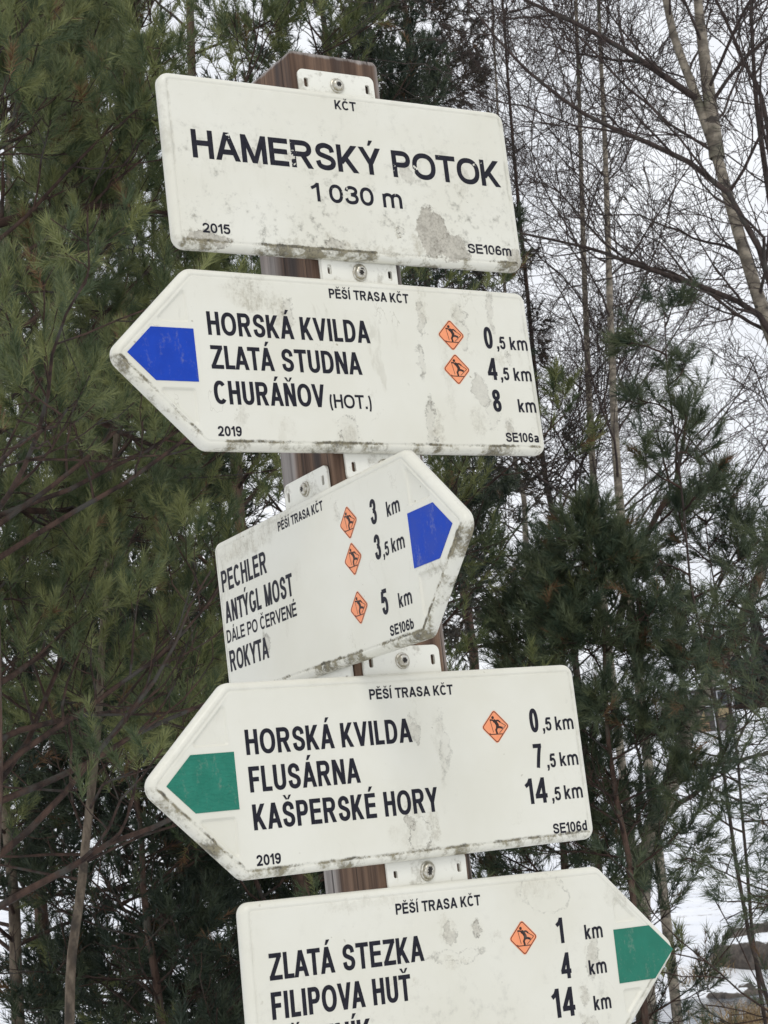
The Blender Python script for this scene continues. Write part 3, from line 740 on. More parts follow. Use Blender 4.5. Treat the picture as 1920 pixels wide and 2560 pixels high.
# ------------------------------------------------------------------ wooden post
def mat_wood():
    m = NT("weathered_larch", .78, .25)
    p = m.coord()
    x, y, z = m.xyz(p)
    g = m.noise(m.scale(p, (95, 95, 3.2)), 1.0, 6, .62, dist=.3)
    g2 = m.noise(m.scale(p, (420, 420, 5)), 1.0, 4, .6)
    big = m.noise(m.scale(p, (22, 22, 1.6)), 1.0, 3, .5)
    brown = m.mix(m.step(g, .30, .72), (0.062, 0.036, 0.024), (0.215, 0.135, 0.088))
    brown = m.mix(m.step(big, .52, .66), brown, (0.052, 0.040, 0.035))
    grey = m.mix(m.step(g, .3, .7), (0.20, 0.180, 0.165), (0.40, 0.370, 0.345))
    # sun-bleached strip along the rear of the left face, and the grey arrises and top end
    bl = m.math('ADD', y, m.math('MULTIPLY', m.math('SUBTRACT', big, .5), .05))
    gf = m.step(bl, .010, .026)
    low = m.step(z, 2.20, 2.05)
    gf = m.math('MULTIPLY', gf, low)
    ar = m.step(m.math('ADD', x, m.math('MULTIPLY', g, .006)), PS / 2 - .004, PS / 2 + .001)
    top = m.step(m.math('ADD', z, m.math('MULTIPLY', m.math('SUBTRACT', g, .5), .008)), Z0 + .1265 - .0055, Z0 + .1265 - .0025)
    f = m.math('MAXIMUM', m.math('MAXIMUM', m.math('MULTIPLY', gf, .9), m.math('MULTIPLY', ar, .6)), m.math('MULTIPLY', top, .75))
    col = m.mix(f, brown, grey)
    crack = m.step(m.noise(m.scale(p, (150, 150, 1.2)), 1.0, 3, .5), .630, .665)
    col = m.mix(m.math('MULTIPLY', crack, .75), col, (0.022, 0.015, 0.012))
    col = m.mix(m.math('MULTIPLY', m.step(g2, .5, .75), .35), col, (0.05, 0.033, 0.025))
    m.color(col)
    h = m.math('SUBTRACT', m.math('ADD', m.math('MULTIPLY', g, .6), m.math('MULTIPLY', g2, .4)), m.math('MULTIPLY', crack, .8))
    m.normal(m.bump(h, .9, .0022))
    return m.m
def build_post():
    rng = np.random.default_rng(5)
    bm = bmesh.new()
    s = PS / 2
    base = [(-s, -s), (s, -s), (s, s), (-s, s)]
    zt = Z0 + .1265
    def ring(d, z, jit=0.0):
        pts = rounded(inset(base, d), .0035, 4)
        return [bm.verts.new((x, y, z + (rng.normal() * jit))) for x, y in pts]
    rs = [ring(0, -.6), ring(0, .3), ring(0, 1.2), ring(0, 2.0), ring(0, zt - .0045), ring(.0012, zt - .0012, .0006), ring(.004, zt, .0007)]
    for a, b in zip(rs, rs[1:]): bridge(bm, a, b)
    bm.faces.new(rs[-1]); bm.faces.new(rs[0][::-1])
    bmesh.ops.recalc_face_normals(bm, faces=bm.faces[:])
    o = bm_obj("wooden_post", bm, mat_wood(), None, True)
    o.location = (PX, 0, 0)
    o.data.set_sharp_from_angle(angle=rad(35))
    tag(o, "square brown timber post carrying the stack of trail signs", "post")
build_post()

# ------------------------------------------------------------------ growing trees: arrays of polylines
def unit(v): return v / np.maximum(np.linalg.norm(v, axis=-1, keepdims=True), 1e-9)
def tubes(P, R, sides):
    """P (N,K,3) centre lines, R (N,K) radii -> verts, quads"""
    N, K, _ = P.shape
    T = np.empty_like(P); T[:, 1:-1] = P[:, 2:] - P[:, :-2]; T[:, 0] = P[:, 1] - P[:, 0]; T[:, -1] = P[:, -1] - P[:, -2]
    T = unit(T)
    ref = np.where(np.abs(T[..., 2:3]) > .9, np.array([1., 0, 0]), np.array([0, 0, 1.]))
    A = unit(np.cross(T, ref)); B = np.cross(T, A)
    a = np.arange(sides) * 2 * np.pi / sides
    V = P[:, :, None] + R[:, :, None, None] * (A[:, :, None] * np.cos(a)[None, None, :, None] + B[:, :, None] * np.sin(a)[None, None, :, None])
    V = V.reshape(-1, 3)
    n, k, s = np.meshgrid(np.arange(N), np.arange(K - 1), np.arange(sides), indexing='ij')
    i0 = (n * K + k) * sides; s1 = (s + 1) % sides
    F = np.stack([i0 + s, i0 + s1, i0 + sides + s1, i0 + sides + s], -1).reshape(-1, 4)
    return V, F
def along(P, t):
    """points and tangents on polylines P (N,K,3) at t (N,M) in 0..1"""
    K = P.shape[1]; f = np.clip(t, 0, .9999) * (K - 1); i = f.astype(int); u = (f - i)[..., None]
    n = np.arange(P.shape[0])[:, None]
    a, b = P[n, i], P[n, i + 1]
    return a + (b - a) * u, unit(b - a)
def grow(start, d, length, K, wig, trop, rng, curl=0.0):
    """polylines from start (N,3) along d with random bending; trop = pull upward per step"""
    N = len(start); P = np.empty((N, K, 3)); P[:, 0] = start; d = d.copy()
    st = (length / (K - 1))[:, None]
    for k in range(1, K):
        d = unit(d + rng.normal(size=(N, 3)) * wig + np.array([0, 0, 1.0]) * trop)
        P[:, k] = P[:, k - 1] + d * st
    return P
def sprout(P, R, per, t0, t1, ang, angj, lenf, K, wig, trop, rng, rr=.6, rmin=.0012, flat=0.0, taper=.35):
    """side shoots on polylines"""
    N = len(P)
    t = t0 + (t1 - t0) * (np.arange(per)[None] + rng.uniform(0, 1, (N, per))) / per
    pos, tan = along(P, t)
    L = np.linalg.norm(np.diff(P, axis=1), axis=-1).sum(1)
    rp = R[:, :1] + (R[:, -1:] - R[:, :1]) * t
    pos = pos.reshape(-1, 3); tan = tan.reshape(-1, 3)
    rnd = rng.normal(size=tan.shape); rnd[:, 2] *= (1 - flat)
    side = unit(rnd - (rnd * tan).sum(1, keepdims=True) * tan)
    a = np.radians(ang + rng.normal(size=len(tan)) * angj)[:, None]
    d = tan * np.cos(a) + side * np.sin(a)
    ln = (lenf(t, L[:, None]) * rng.uniform(.6, 1.25, t.shape)).ravel()
    C = grow(pos, d, ln, K, wig, trop, rng)
    r0 = np.maximum((rp * rr).ravel(), rmin)
    CR_ = r0[:, None] * np.linspace(1, taper, K)[None]
    CR_ = np.maximum(CR_, rmin * .8)
    return C, CR_
def needles(pos, d, L, per, nl, width, rng, tint):
    """bottle-brush shoots: per-needle thin triangles"""
    N = len(pos)
    s = rng.uniform(0, 1, (N, per)) ** .85
    base = pos[:, None] + d[:, None] * (s * L[:, None])[..., None]
    rnd = rng.normal(size=(N, per, 3)); dd = np.broadcast_to(d[:, None], rnd.shape)
    side = unit(rnd - (rnd * dd).sum(-1, keepdims=True) * dd)
    a = np.radians(rng.uniform(22, 68, (N, per)) * (1.15 - .55 * s))[..., None]
    nd = unit(dd * np.cos(a) + side * np.sin(a) + np.array([0, 0, .10]))
    ln = nl * rng.uniform(.7, 1.15, (N, per))[..., None]
    ax = unit(np.cross(nd, rng.normal(size=nd.shape)))
    w = width * .5
    V = np.stack([base - ax * w, base + ax * w, base + nd * ln], 2).reshape(-1, 3)
    F = np.arange(len(V)).reshape(-1, 3)
    tn = np.broadcast_to(tint[:, None, None], (N, per, 3)) + rng.normal(size=(N, per, 1)) * .10
    return V, F, np.broadcast_to(tn, (N, per, 3)).reshape(-1)

def mat_needles(name, dark, light, dead=(0.16, 0.085, 0.04)):
    m = NT(name, .55, .35)
    t = m.attr("tint")
    col = m.mix(m.step(t, .15, .95), dark, light)
    col = m.mix(m.step(t, 1.25, 1.40), col, dead)
    m.color(col)
    return m.m
M_NEED = mat_needles("pine_needles", (0.062, 0.088, 0.037), (0.205, 0.220, 0.078))
M_NEED_D = mat_needles("pine_needles_bluish", (0.042, 0.064, 0.036), (0.105, 0.124, 0.058))
M_NEED_R = mat_needles("pine_needles_shaded", (0.022, 0.036, 0.022), (0.056, 0.072, 0.036))  # darker copy for the rear pines: shade of the thicket put into the colour
M_NEED_B = mat_needles("spruce_needles_browned", (0.040, 0.036, 0.026), (0.085, 0.070, 0.048))
def mat_bark(name, a, b, c, sc=30):
    m = NT(name, .85, .2)
    w = m.coord()
    n = m.noise(m.scale(w, (sc, sc, sc * .35)), 1.0, 6, .65); n2 = m.noise(w, sc * .35, 4, .6)
    col = m.mix(m.step(n, .35, .68), a, b)
    col = m.mix(m.step(n2, .52, .66), col, c)
    m.color(col); m.normal(m.bump(n, .6, .006))
    return m.m
M_PBARK = mat_bark("pine_bark", (0.055, 0.035, 0.028), (0.150, 0.095, 0.070), (0.105, 0.100, 0.080))
M_PLIMB = mat_bark("pine_limb_bark", (0.026, 0.018, 0.015), (0.082, 0.050, 0.037), (0.062, 0.058, 0.050), 22)
M_PALE = mat_bark("pale_flaking_bark", (0.085, 0.065, 0.048), (0.23, 0.185, 0.135), (0.060, 0.050, 0.040), 24)
M_TWIG = mat_bark("birch_twig_bark", (0.038, 0.029, 0.026), (0.085, 0.062, 0.054), (0.070, 0.064, 0.056), 40)
def mat_birch():
    m = NT("birch_bark", .7, .3)
    w = m.coord()
    n = m.noise(m.scale(w, (11, 11, 16)), 1.0, 6, .65); k = m.noise(w, 2.2, 4, .6)
    col = m.mix(m.step(n, .38, .62), (0.125, 0.105, 0.082), (0.33, 0.285, 0.22))
    scar = m.step(m.noise(m.scale(w, (9, 9, 20)), 1.0, 5, .7), .56, .63)
    col = m.mix(m.math('MULTIPLY', scar, .85), col, (0.035, 0.030, 0.027))
    col = m.mix(m.step(k, .55, .68), col, (0.11, 0.115, 0.075))
    m.color(col); m.normal(m.bump(n, .4, .004))
    return m.m
M_BIRCH = mat_birch()

def tube_part(name, groups, mat, parent):
    Vs, Fs, o = [], [], 0
    for P, R, sides in groups:
        V, F = tubes(P, R, sides); Vs.append(V); Fs.append(F + o); o += len(V)
    me = mesh_from_arrays(name, np.concatenate(Vs), np.concatenate(Fs), mat, smooth=True)
    return link(name, me, parent)
def smooth_line(pts, n):
    pts = np.array(pts, float); out = []
    P = np.vstack([2 * pts[0] - pts[1], pts, 2 * pts[-1] - pts[-2]])
    for i in range(1, len(P) - 2):
        p0, p1, p2, p3 = P[i - 1:i + 3]
        for k in range(n):
            u = k / n
            out.append(.5 * (2 * p1 + (-p0 + p2) * u + (2 * p0 - 5 * p1 + 4 * p2 - p3) * u * u + (-p0 + 3 * p1 - 3 * p2 + p3) * u ** 3))
    out.append(pts[-1]); return np.array(out)

def pine(label, az, d, h, seed, r0=.05, lean=(0, 0), branches=40, blen=1.5, zlo=.12, per2=11, per3=4, shoots=2, n_needle=110, nl=.055, width=.0022,
         mat=M_NEED, bark=M_PBARK, up=.10, group="pines around the signpost", elev=(8, 48), trunk=None, shoot_len=.12, sides=None, name="pine_tree", limbs=(), limb_r=.018, bunch=3, lift=.40, gap=-1.0, foot=None):
    rng = np.random.default_rng(seed)
    xy = plan(az, d); z = float(terrain(xy[0], xy[1]))
    root = thing(name, label, "tree", Matrix.Translation((xy[0], xy[1], z)), group)
    K = 14
    if trunk is None:
        s = np.linspace(0, 1, K)[:, None]
        T = np.array([[0, 0, -.15]]) + s * np.array([[lean[0] * h, lean[1] * h, h + .15]]) + np.concatenate([np.cumsum(rng.normal(size=(K, 2)) * .022 * h / 5, 0), np.zeros((K, 1))], 1)
    else:
        T = smooth_line(np.array(trunk) - np.array([xy[0], xy[1], z]), 5); K = len(T)
    TR = r0 * (np.linspace(1, .14, K) ** .8)
    tube_part("trunk", [(T[None], TR[None], 10)], bark, root)
    # main branches
    n = branches
    t = np.sort(zlo + (1 - zlo) * (np.arange(n) + rng.uniform(0, 1, n)) / n * .97)
    pos, tan = along(T[None], t[None]); pos = pos[0]
    a = (np.arange(n) * 2.4 + rng.normal(size=n) * .5)
    if sides is not None:                       # bearings that carry most of the foliage
        keep = rng.uniform(0, 1, n) < .5
        a = np.where(keep, rad(sides[0]) + rng.uniform(-1, 1, n) * rad(sides[1]), a)
    e = np.radians(elev[0] + (elev[1] - elev[0]) * t + rng.normal(size=n) * 8)
    D = np.stack([np.sin(a) * np.cos(e), np.cos(a) * np.cos(e), np.sin(e)], -1)
    ln = blen * (1.05 - .80 * t ** 1.3) * rng.uniform(.65, 1.15, n)
    B1 = grow(pos, D, ln, 9, .10, up * .35, rng)
    R1 = np.maximum(r0 * .33 * (1.1 - t * .8), .006)[:, None] * np.linspace(1, .28, 9)[None]
    if limbs:
        Lm = np.stack([along(smooth_line(np.array(l) - np.array([xy[0], xy[1], z]), 5)[None], np.linspace(0, 1, 9)[None])[0][0] for l in limbs])
        B1 = np.concatenate([B1, Lm]); R1 = np.concatenate([R1, np.linspace(limb_r, limb_r * .35, 9)[None].repeat(len(Lm), 0)])
    B2, R2 = sprout(B1, R1, per2, .22, .98, 48, 12, lambda t_, L: L * (.42 - .22 * t_), 6, .12, up, rng, .62, .003, .45)
    B3, R3 = sprout(B2, R2, per3, .30, .98, 45, 13, lambda t_, L: np.maximum(L * .42, .10), 5, .12, up * 1.2, rng, .65, .0022, .3)
    limbs = link("branches", mesh_from_arrays("branches", *(lambda g: (np.concatenate([x[0] for x in g]), np.concatenate([x[1] + o for x, o in zip(g, np.cumsum([0] + [len(y[0]) for y in g[:-1]]))])))([tubes(B1, R1, 7), tubes(B2, R2, 5), tubes(B3, R3, 3)]), M_PLIMB, smooth=True), root)
    # needle-bearing shoots: bunches at the twig ends, older wood bare
    S, Dv = [], []
    for B, k in ((B1, bunch), (B2, bunch), (B3, bunch)):
        e_ = unit(B[:, -1] - B[:, -2]); L_ = np.linalg.norm(B[:, -1] - B[:, -2], axis=1)
        for j in range(k):
            back = rng.uniform(0, 1.3, len(B)) * (j > 0)
            S.append(B[:, -1] - e_ * (back * np.minimum(L_, .12))[:, None])
            Dv.append(unit(e_ * (1.0 if j == 0 else .75) + rng.normal(size=e_.shape) * (.12 if j == 0 else .50)))
    S = np.concatenate(S); Dv = unit(np.concatenate(Dv) + np.array([0, 0, lift]))
    # uneven crown: bare pockets, thinner towards the shaded foot, thinner on the sides turned away from the path
    W = S + np.array([xy[0], xy[1], z]); f_ = rng.uniform(1.6, 3.2, (5, 3)) * rng.choice([-1, 1], (5, 3)); ph = rng.uniform(0, 6.3, 5)
    nz = np.sin(W @ f_.T + ph).sum(1) / 2.0
    keep = nz > gap
    if foot: keep &= rng.uniform(size=len(S)) < np.clip((W[:, 2] - foot[0]) / (foot[1] - foot[0]), foot[2], 1)
    v_ = (W - CAM) @ CR; px_ = 960 + FPX * v_[:, 0] / -v_[:, 2]; py_ = 1280 - FPX * v_[:, 1] / -v_[:, 2]
    far = (px_ < -350) | (px_ > 2270) | (py_ < -350) | (py_ > 2900)
    keep &= ~far | (rng.uniform(size=len(S)) < .35)
    tint = np.tile(rng.normal(0, .22, len(S) // bunch + 1), bunch)[:len(S)]
    S, Dv, tint = S[keep], Dv[keep], tint[keep]
    tint = .5 + tint + rng.normal(0, .2, len(S)); tint[rng.uniform(size=len(S)) < .02] = 1.4
    V, F, tn = needles(S, Dv, shoot_len * rng.uniform(.6, 1.35, len(S)), n_needle, nl, width, rng, tint)
    link("crown", mesh_from_arrays("crown", V, F, mat, {"tint": tn}), root)
    return root


def down(px, py, d, dz=-.2):
    """foot of a trunk that runs from here straight to the ground"""
    p = ray(px, py, d); return np.array([p[0], p[1], float(terrain(p[0], p[1])) + dz])
def rays(pts, d): return [ray(q[0], q[1], q[2] if len(q) > 2 else d) for q in pts]

# left: a thicket of pines
pine("bushy green pine with reddish limbs, closest to the signpost", -14.2, 5.6, 5.4, 11, .042, (.03, .01), 58, 1.75, zlo=.3, per2=7, per3=3, n_needle=85, nl=.050, sides=(62, 55), up=.10, shoot_len=.095, width=.0025, bunch=3, lift=.45, gap=-.62, foot=(1.0, 2.1, .35),
     limbs=[rays([(-180, 640), (50, 540), (250, 515), (430, 535)], 5.8), rays([(-200, 1150), (60, 1275), (330, 1250)], 6.3), rays([(-150, 820), (100, 960), (260, 1060), (420, 1130)], 6.0)])
pine("green pine with a thin pale flaking trunk beside the bushy pine", -9.3, 7.3, 5.6, 23, .021, branches=50, blen=1.4, per2=7, per3=3, n_needle=75, nl=.052, bark=M_PALE, zlo=.24, up=.10, shoot_len=.10, width=.0028, lift=.45, gap=-.62, foot=(1.0, 2.3, .30),
     trunk=[down(140, 2560, 7.3)] + rays([(174, 2560), (205, 2200), (243, 1828), (262, 1500), (290, 1100), (300, 700), (300, 300), (290, 0)], 7.3))
pine("tall full pine standing directly behind the signpost", -3.6, 9.0, 9.0, 37, .042, (.0, .01), 66, 1.9, per2=7, per3=3, n_needle=55, width=.0038, mat=M_NEED, up=.09, shoot_len=.11, zlo=.05, nl=.055, gap=-1.0)
pine("dark pine with the palest trunk, deep in the shade", -10.4, 9.6, 6.8, 41, .036, branches=54, blen=1.9, per2=7, per3=3, n_needle=36, width=.0054, mat=M_NEED_R, bark=M_PALE, up=.08, shoot_len=.11, zlo=.2, nl=.06,
     trunk=[down(46, 2560, 9.6)] + rays([(46, 2560), (35, 2260), (10, 1968), (-10, 1500), (0, 900), (30, 300), (40, -100)], 9.6))
pine("twiggy shaded pine hidden lowest behind the left pines", -6.6, 11.0, 5.0, 43, .05, (.0, .0), 60, 1.7, per2=8, per3=3, n_needle=27, width=.0080, mat=M_NEED_R, up=.04, shoot_len=.12, zlo=.03, elev=(-8, 40), nl=.065)
pine("shaded rear pine with dead lower twigs past the pale trunks", -11.0, 12.0, 8.0, 47, .05, (.0, .0), 60, 2.0, per2=8, per3=3, n_needle=27, width=.0088, mat=M_NEED_R, up=.04, shoot_len=.12, zlo=.03, elev=(-8, 40), nl=.065)
pine("tallest rear pine showing over the top of the signpost", -1.0, 12.0, 9.6, 49, .05, (.0, .0), 64, 1.8, per2=7, per3=3, n_needle=32, width=.0070, mat=M_NEED_R, up=.08, shoot_len=.12, zlo=.3, nl=.06)
pine("browned drooping conifer between the pines and the birches", 1.9, 14.5, 11.5, 53, .05, (.0, .0), 90, 1.3, per2=9, per3=2, n_needle=20, nl=.06, width=.0098, mat=M_NEED_B, up=-.03, elev=(-10, 20), zlo=.3, lift=0, bunch=3, name="conifer_tree", group=None)
pine("low dark pine scrub at the foot of the pale trunk", -8.6, 8.6, 2.5, 89, .03, (.0, .0), 44, 1.25, per2=7, per3=3, n_needle=34, width=.0052, mat=M_NEED_R, up=.05, shoot_len=.11, zlo=.04, nl=.06, elev=(0, 40), gap=-.75)
pine("low dark pine scrub beside the post's lower half", -4.6, 10.2, 2.6, 97, .03, (.0, .0), 44, 1.3, per2=7, per3=3, n_needle=32, width=.0056, mat=M_NEED_R, up=.05, shoot_len=.11, zlo=.04, nl=.06, elev=(0, 40), gap=-.75)
# right: low pines in front of the birches
pine("slim sparse young pine standing clear among the birches", 9.6, 8.6, 4.0, 61, .012, (-.02, .0), 17, .55, per2=3, per3=1, n_needle=75, nl=.068, mat=M_NEED_D, up=.06, zlo=.50, shoot_len=.09, elev=(0, 40), width=.0028, lift=.2, bark=M_TWIG)
pine("low dense pine just right of the signpost", 4.2, 9.0, 2.9, 67, .03, (.0, .0), 34, .85, gap=-.55, bunch=2, per2=7, per3=3, n_needle=46, width=.0038, mat=M_NEED_D, up=.06, shoot_len=.11, nl=.058)
pine("broad pine with drooping open branches over the snow", 12.9, 7.6, 2.7, 71, .022, (-.01, .02), 36, 1.3, sides=(-75, 60), per2=6, per3=2, n_needle=42, nl=.06, mat=M_NEED_D, up=.02, elev=(-12, 30), zlo=.05, shoot_len=.09, width=.0026, lift=.15, bunch=2)
pine("low olive pine behind the green arrow signs", 6.0, 8.4, 3.0, 79, .022, (.0, .0), 26, .72, zlo=.48, gap=-.7, per2=6, per3=3, n_needle=52, mat=M_NEED_D, up=.05, elev=(-5, 35), shoot_len=.10, width=.0034, nl=.058)
pine("olive pine with one bent reddish limb and bare foot at the stream side", 9.6, 9.4, 3.3, 83, .012, (.02, .0), 22, .85, limbs=[rays([(1545, 1560), (1583, 1419), (1641, 1289), (1694, 1183), (1722, 1000)], 9.3)], limb_r=.022, bark=M_TWIG, per2=6, per3=2, n_needle=50, mat=M_NEED_D, up=.04, elev=(-5, 35), shoot_len=.10, width=.0034, zlo=.50, nl=.06, bunch=2, gap=-.7)

# ------------------------------------------------------------------ bare birches
def birch(label, trunk, r0, seed, n1=20, l1=1.9, per2=9, per3=6, per4=4, limbs=(), bark=M_BIRCH, t_lo=.15, wig=.14, stems=(), tw=.0019, ang=52, name="birch_tree", group="bare birches beyond the pines", cat="tree", limb_r=.018):
    rng = np.random.default_rng(seed)
    T = np.array(trunk, float); o = T[0].copy(); o[2] = float(terrain(o[0], o[1]))
    root = thing(name, label, cat, Matrix.Translation(o), group)
    T = smooth_line(T - o, 6)
    K = len(T); TR = r0 * np.linspace(1, .28, K)
    tube_part("trunk", [(T[None], TR[None], 10)], bark, root)
    mains = [(T, TR)]
    for st, r in stems:
        S_ = smooth_line(np.array(st) - o, 6); SR = r * np.linspace(1, .35, len(S_))
        tube_part("stem", [(S_[None], SR[None], 8)], bark, root); mains.append((S_, SR))
    Ls, Rs = [], []
    def even(L, k=12):
        t = np.linspace(0, 1, k)[None]; return along(L[None], t)[0][0]
    for Tm, TRm in mains:
        n = n1 if Tm is T else max(6, n1 // 2)
        P1, R1 = sprout(Tm[None], TRm[None], n, t_lo, .98, ang, 10, lambda t_, L: l1 * (1.1 - .6 * t_), 12, wig, .055, rng, .30, .005)
        Ls.append(P1); Rs.append(np.maximum(R1, .004))
    if limbs:
        Lm = np.stack([even(smooth_line(np.array(l) - o, 5)) for l in limbs])
        Ls.append(Lm); Rs.append(np.linspace(limb_r, limb_r * .3, 12)[None].repeat(len(Lm), 0))
    P1 = np.concatenate(Ls); R1 = np.concatenate(Rs)
    P2, R2 = sprout(P1, R1, per2, .12, .98, 42, 12, lambda t_, L: np.maximum(L * (.50 - .25 * t_), .25), 8, .15, .035, rng, .55, .0030)
    P3, R3 = sprout(P2, R2, per3, .15, .98, 42, 14, lambda t_, L: np.maximum(L * .45, .14), 6, .16, .015, rng, .6, tw * 1.15)
    P4, R4 = sprout(P3, R3, per4, .2, .98, 40, 14, lambda t_, L: np.maximum(L * .5, .09), 4, .15, -.01, rng, .75, tw)
    tube_part("branches", [(P1, R1, 6), (P2, R2, 4)], M_TWIG, root)
    tube_part("crown", [(P3, R3, 3), (P4, R4, 3)], M_TWIG, root)
    return root
birch("leaning forked birch with mottled pale bark and long dark limbs", [down(2130, 1500, 9)] + rays([(2080, 1300), (1990, 1000), (1915, 800), (1852, 600), (1790, 385), (1736, 230), (1680, 70), (1640, -150), (1600, -400)], 9), .044, 101, n1=14, l1=1.7,
      stems=[(rays([(1793, 395), (1768, 200), (1745, 0), (1730, -250)], 9), .040)],
      limbs=[rays([(1746, 250, 9), (1600, 150), (1467, 72), (1313, 0), (1180, -80)], 8.8), rays([(1975, 955, 9), (1925, 690), (1809, 467), (1650, 371), (1505, 308), (1409, 250), (1279, 140), (1168, 0)], 8.7),
             rays([(1945, 875, 9), (1891, 781), (1747, 714), (1583, 660), (1480, 622), (1303, 583)], 8.9)], limb_r=.018)
birch("birch with a bent pale trunk leaning out over the snow", [down(1560, 2300, 9.8)] + rays([(1600, 2250), (1665, 2000), (1713, 1844), (1771, 1704), (1833, 1603), (1920, 1381), (2010, 1100), (2080, 800)], 9.8), .060, 103, n1=12, l1=1.2, per3=5, per4=3)
birch("slender birch with a straight freckled trunk amid dense twigs", [down(1540, 1900, 14)] + rays([(1530, 1700), (1500, 1400), (1478, 1100), (1465, 800), (1455, 500), (1448, 250), (1440, 0), (1436, -250)], 14), .036, 107, n1=30, l1=2.2, per2=10, per4=3)
birch("birch with the palest cream trunk beside the young pine", [down(1600, 1900, 13)] + rays([(1585, 1600), (1545, 1200), (1530, 900), (1520, 600), (1512, 350), (1500, 100), (1490, -200)], 13), .038, 109, n1=28, l1=2.1, per2=10, per4=3)
birch("thin reddish birch stem rising behind the name board's edge", [down(1450, 1900, 15)] + rays([(1420, 1500), (1375, 1250), (1355, 1130), (1325, 800), (1295, 500), (1270, 200), (1250, -100)], 15), .032, 113, n1=28, l1=2.2, per2=10, per4=3, bark=M_PLIMB)
birch("thin birch nearest the browned conifer", [down(1380, 1900, 16.5)] + rays([(1330, 1500), (1310, 1250), (1285, 1130), (1265, 800), (1250, 400), (1230, 0)], 16.5), .032, 127, n1=24, l1=2.2, per2=8)
birch("dark slim twin-stemmed birch at the thicket's open edge", [down(2120, 1700, 10.5)] + rays([(2000, 1000), (1940, 600), (1901, 337), (1886, 193), (1877, 0), (1870, -200)], 10.5), .024, 131, n1=10, l1=1.3, per2=7, per3=5, per4=3, bark=M_TWIG,
      stems=[(rays([(1960, 620), (1910, 270), (1862, 159), (1790, 0), (1700, -150)], 10.4), .016)])

# ------------------------------------------------------------------ stream, rocks, dry grass, hut, far wood
def st_xy(s, t): return np.array([CAM[0] + s * math.sin(FWD) + t * math.cos(FWD), CAM[1] + s * math.cos(FWD) - t * math.sin(FWD)])
def build_stream():
    m = NT("half_frozen_water", .12, .5)
    p = m.coord(); n = m.noise(m.scale(p, (.6, .6, .6)), 1.0, 6, .65)
    m.color(m.mix(m.step(n, .42, .60), (0.06, 0.068, 0.078), (0.30, 0.33, 0.37)))
    m.rough(m.step(n, .42, .6, .08, .5)); m.normal(m.bump(m.noise(p, 6, 4, .6), .25, .03))
    ts = np.linspace(-45, 45, 120); V, F = [], []
    for t in ts:
        for w in (-1.7, 1.7): V.append((*st_xy(stream_line(t) + w, t), -.73))
    for i in range(len(ts) - 1): F.append((2 * i, 2 * i + 1, 2 * i + 3, 2 * i + 2))
    me = mesh_from_arrays("stream", np.array(V), np.array(F)[:, ::-1], m.m)
    tag(link("stream", me), kind="structure")
build_stream()
def mat_rock():
    m = NT("stream_rock", .8, .3); p = m.coord()
    n = m.noise(p, 5, 7, .65)
    z = m.xyz(m.n.new("ShaderNodeNewGeometry").outputs["Normal"])[2]
    col = m.mix(m.step(n, .35, .65), (0.055, 0.048, 0.043), (0.16, 0.135, 0.115))
    cap = m.step(m.math('ADD', z, m.math('MULTIPLY', m.math('SUBTRACT', n, .5), .9)), .84, .93)
    m.color(m.mix(cap, col, (0.84, 0.86, 0.88))); m.normal(m.bump(n, .8, .05))
    return m.m
M_ROCK = mat_rock()
def rock(s, t, r, seed, label):
    rng = np.random.default_rng(seed); bm = bmesh.new()
    bmesh.ops.create_icosphere(bm, subdivisions=4, radius=1.0)
    ph = rng.uniform(0, 6, (6, 3)); fr = rng.normal(size=(6, 3)) * 1.8
    for v in bm.verts:
        c = np.array(v.co); k = 1 + sum(.10 * math.sin(float(fr[i] @ c) + ph[i, 0]) for i in range(6))
        c = c * k; c[2] = max(c[2], -.5) * .62
        q = np.round(c * 3.2) / 3.2; c = c * .72 + q * .28
        v.co = c * r
    o = bm_obj("rock", bm, M_ROCK, None, True)
    xy = st_xy(s, t); o.location = (*xy, float(terrain(*xy)) + .1 * r); o.rotation_euler = (0, 0, rng.uniform(0, 6))
    tag(o, label, "rock", "rocks along the stream")
for i, (s, t, r, lab) in enumerate([(27.2, 4.6, .62, "dark boulder on the far stream bank beneath the pine branches"), (27.8, 5.35, .66, "brown boulder next to the dark boulder by the stream"), (26.3, 5.1, .50, "snow-capped boulder jutting over the stream"),
        (24.6, 5.25, .75, "mossy dark boulder on the near stream bank"), (29.5, 5.0, .42, "small rounded rock in the snow above the stream"), (29.2, 5.9, .50, "rust brown rock half buried in the snow slope"), (25.6, 3.9, .38, "low wet stone at the water's edge")]):
    rock(s, t, r, 300 + i, lab)
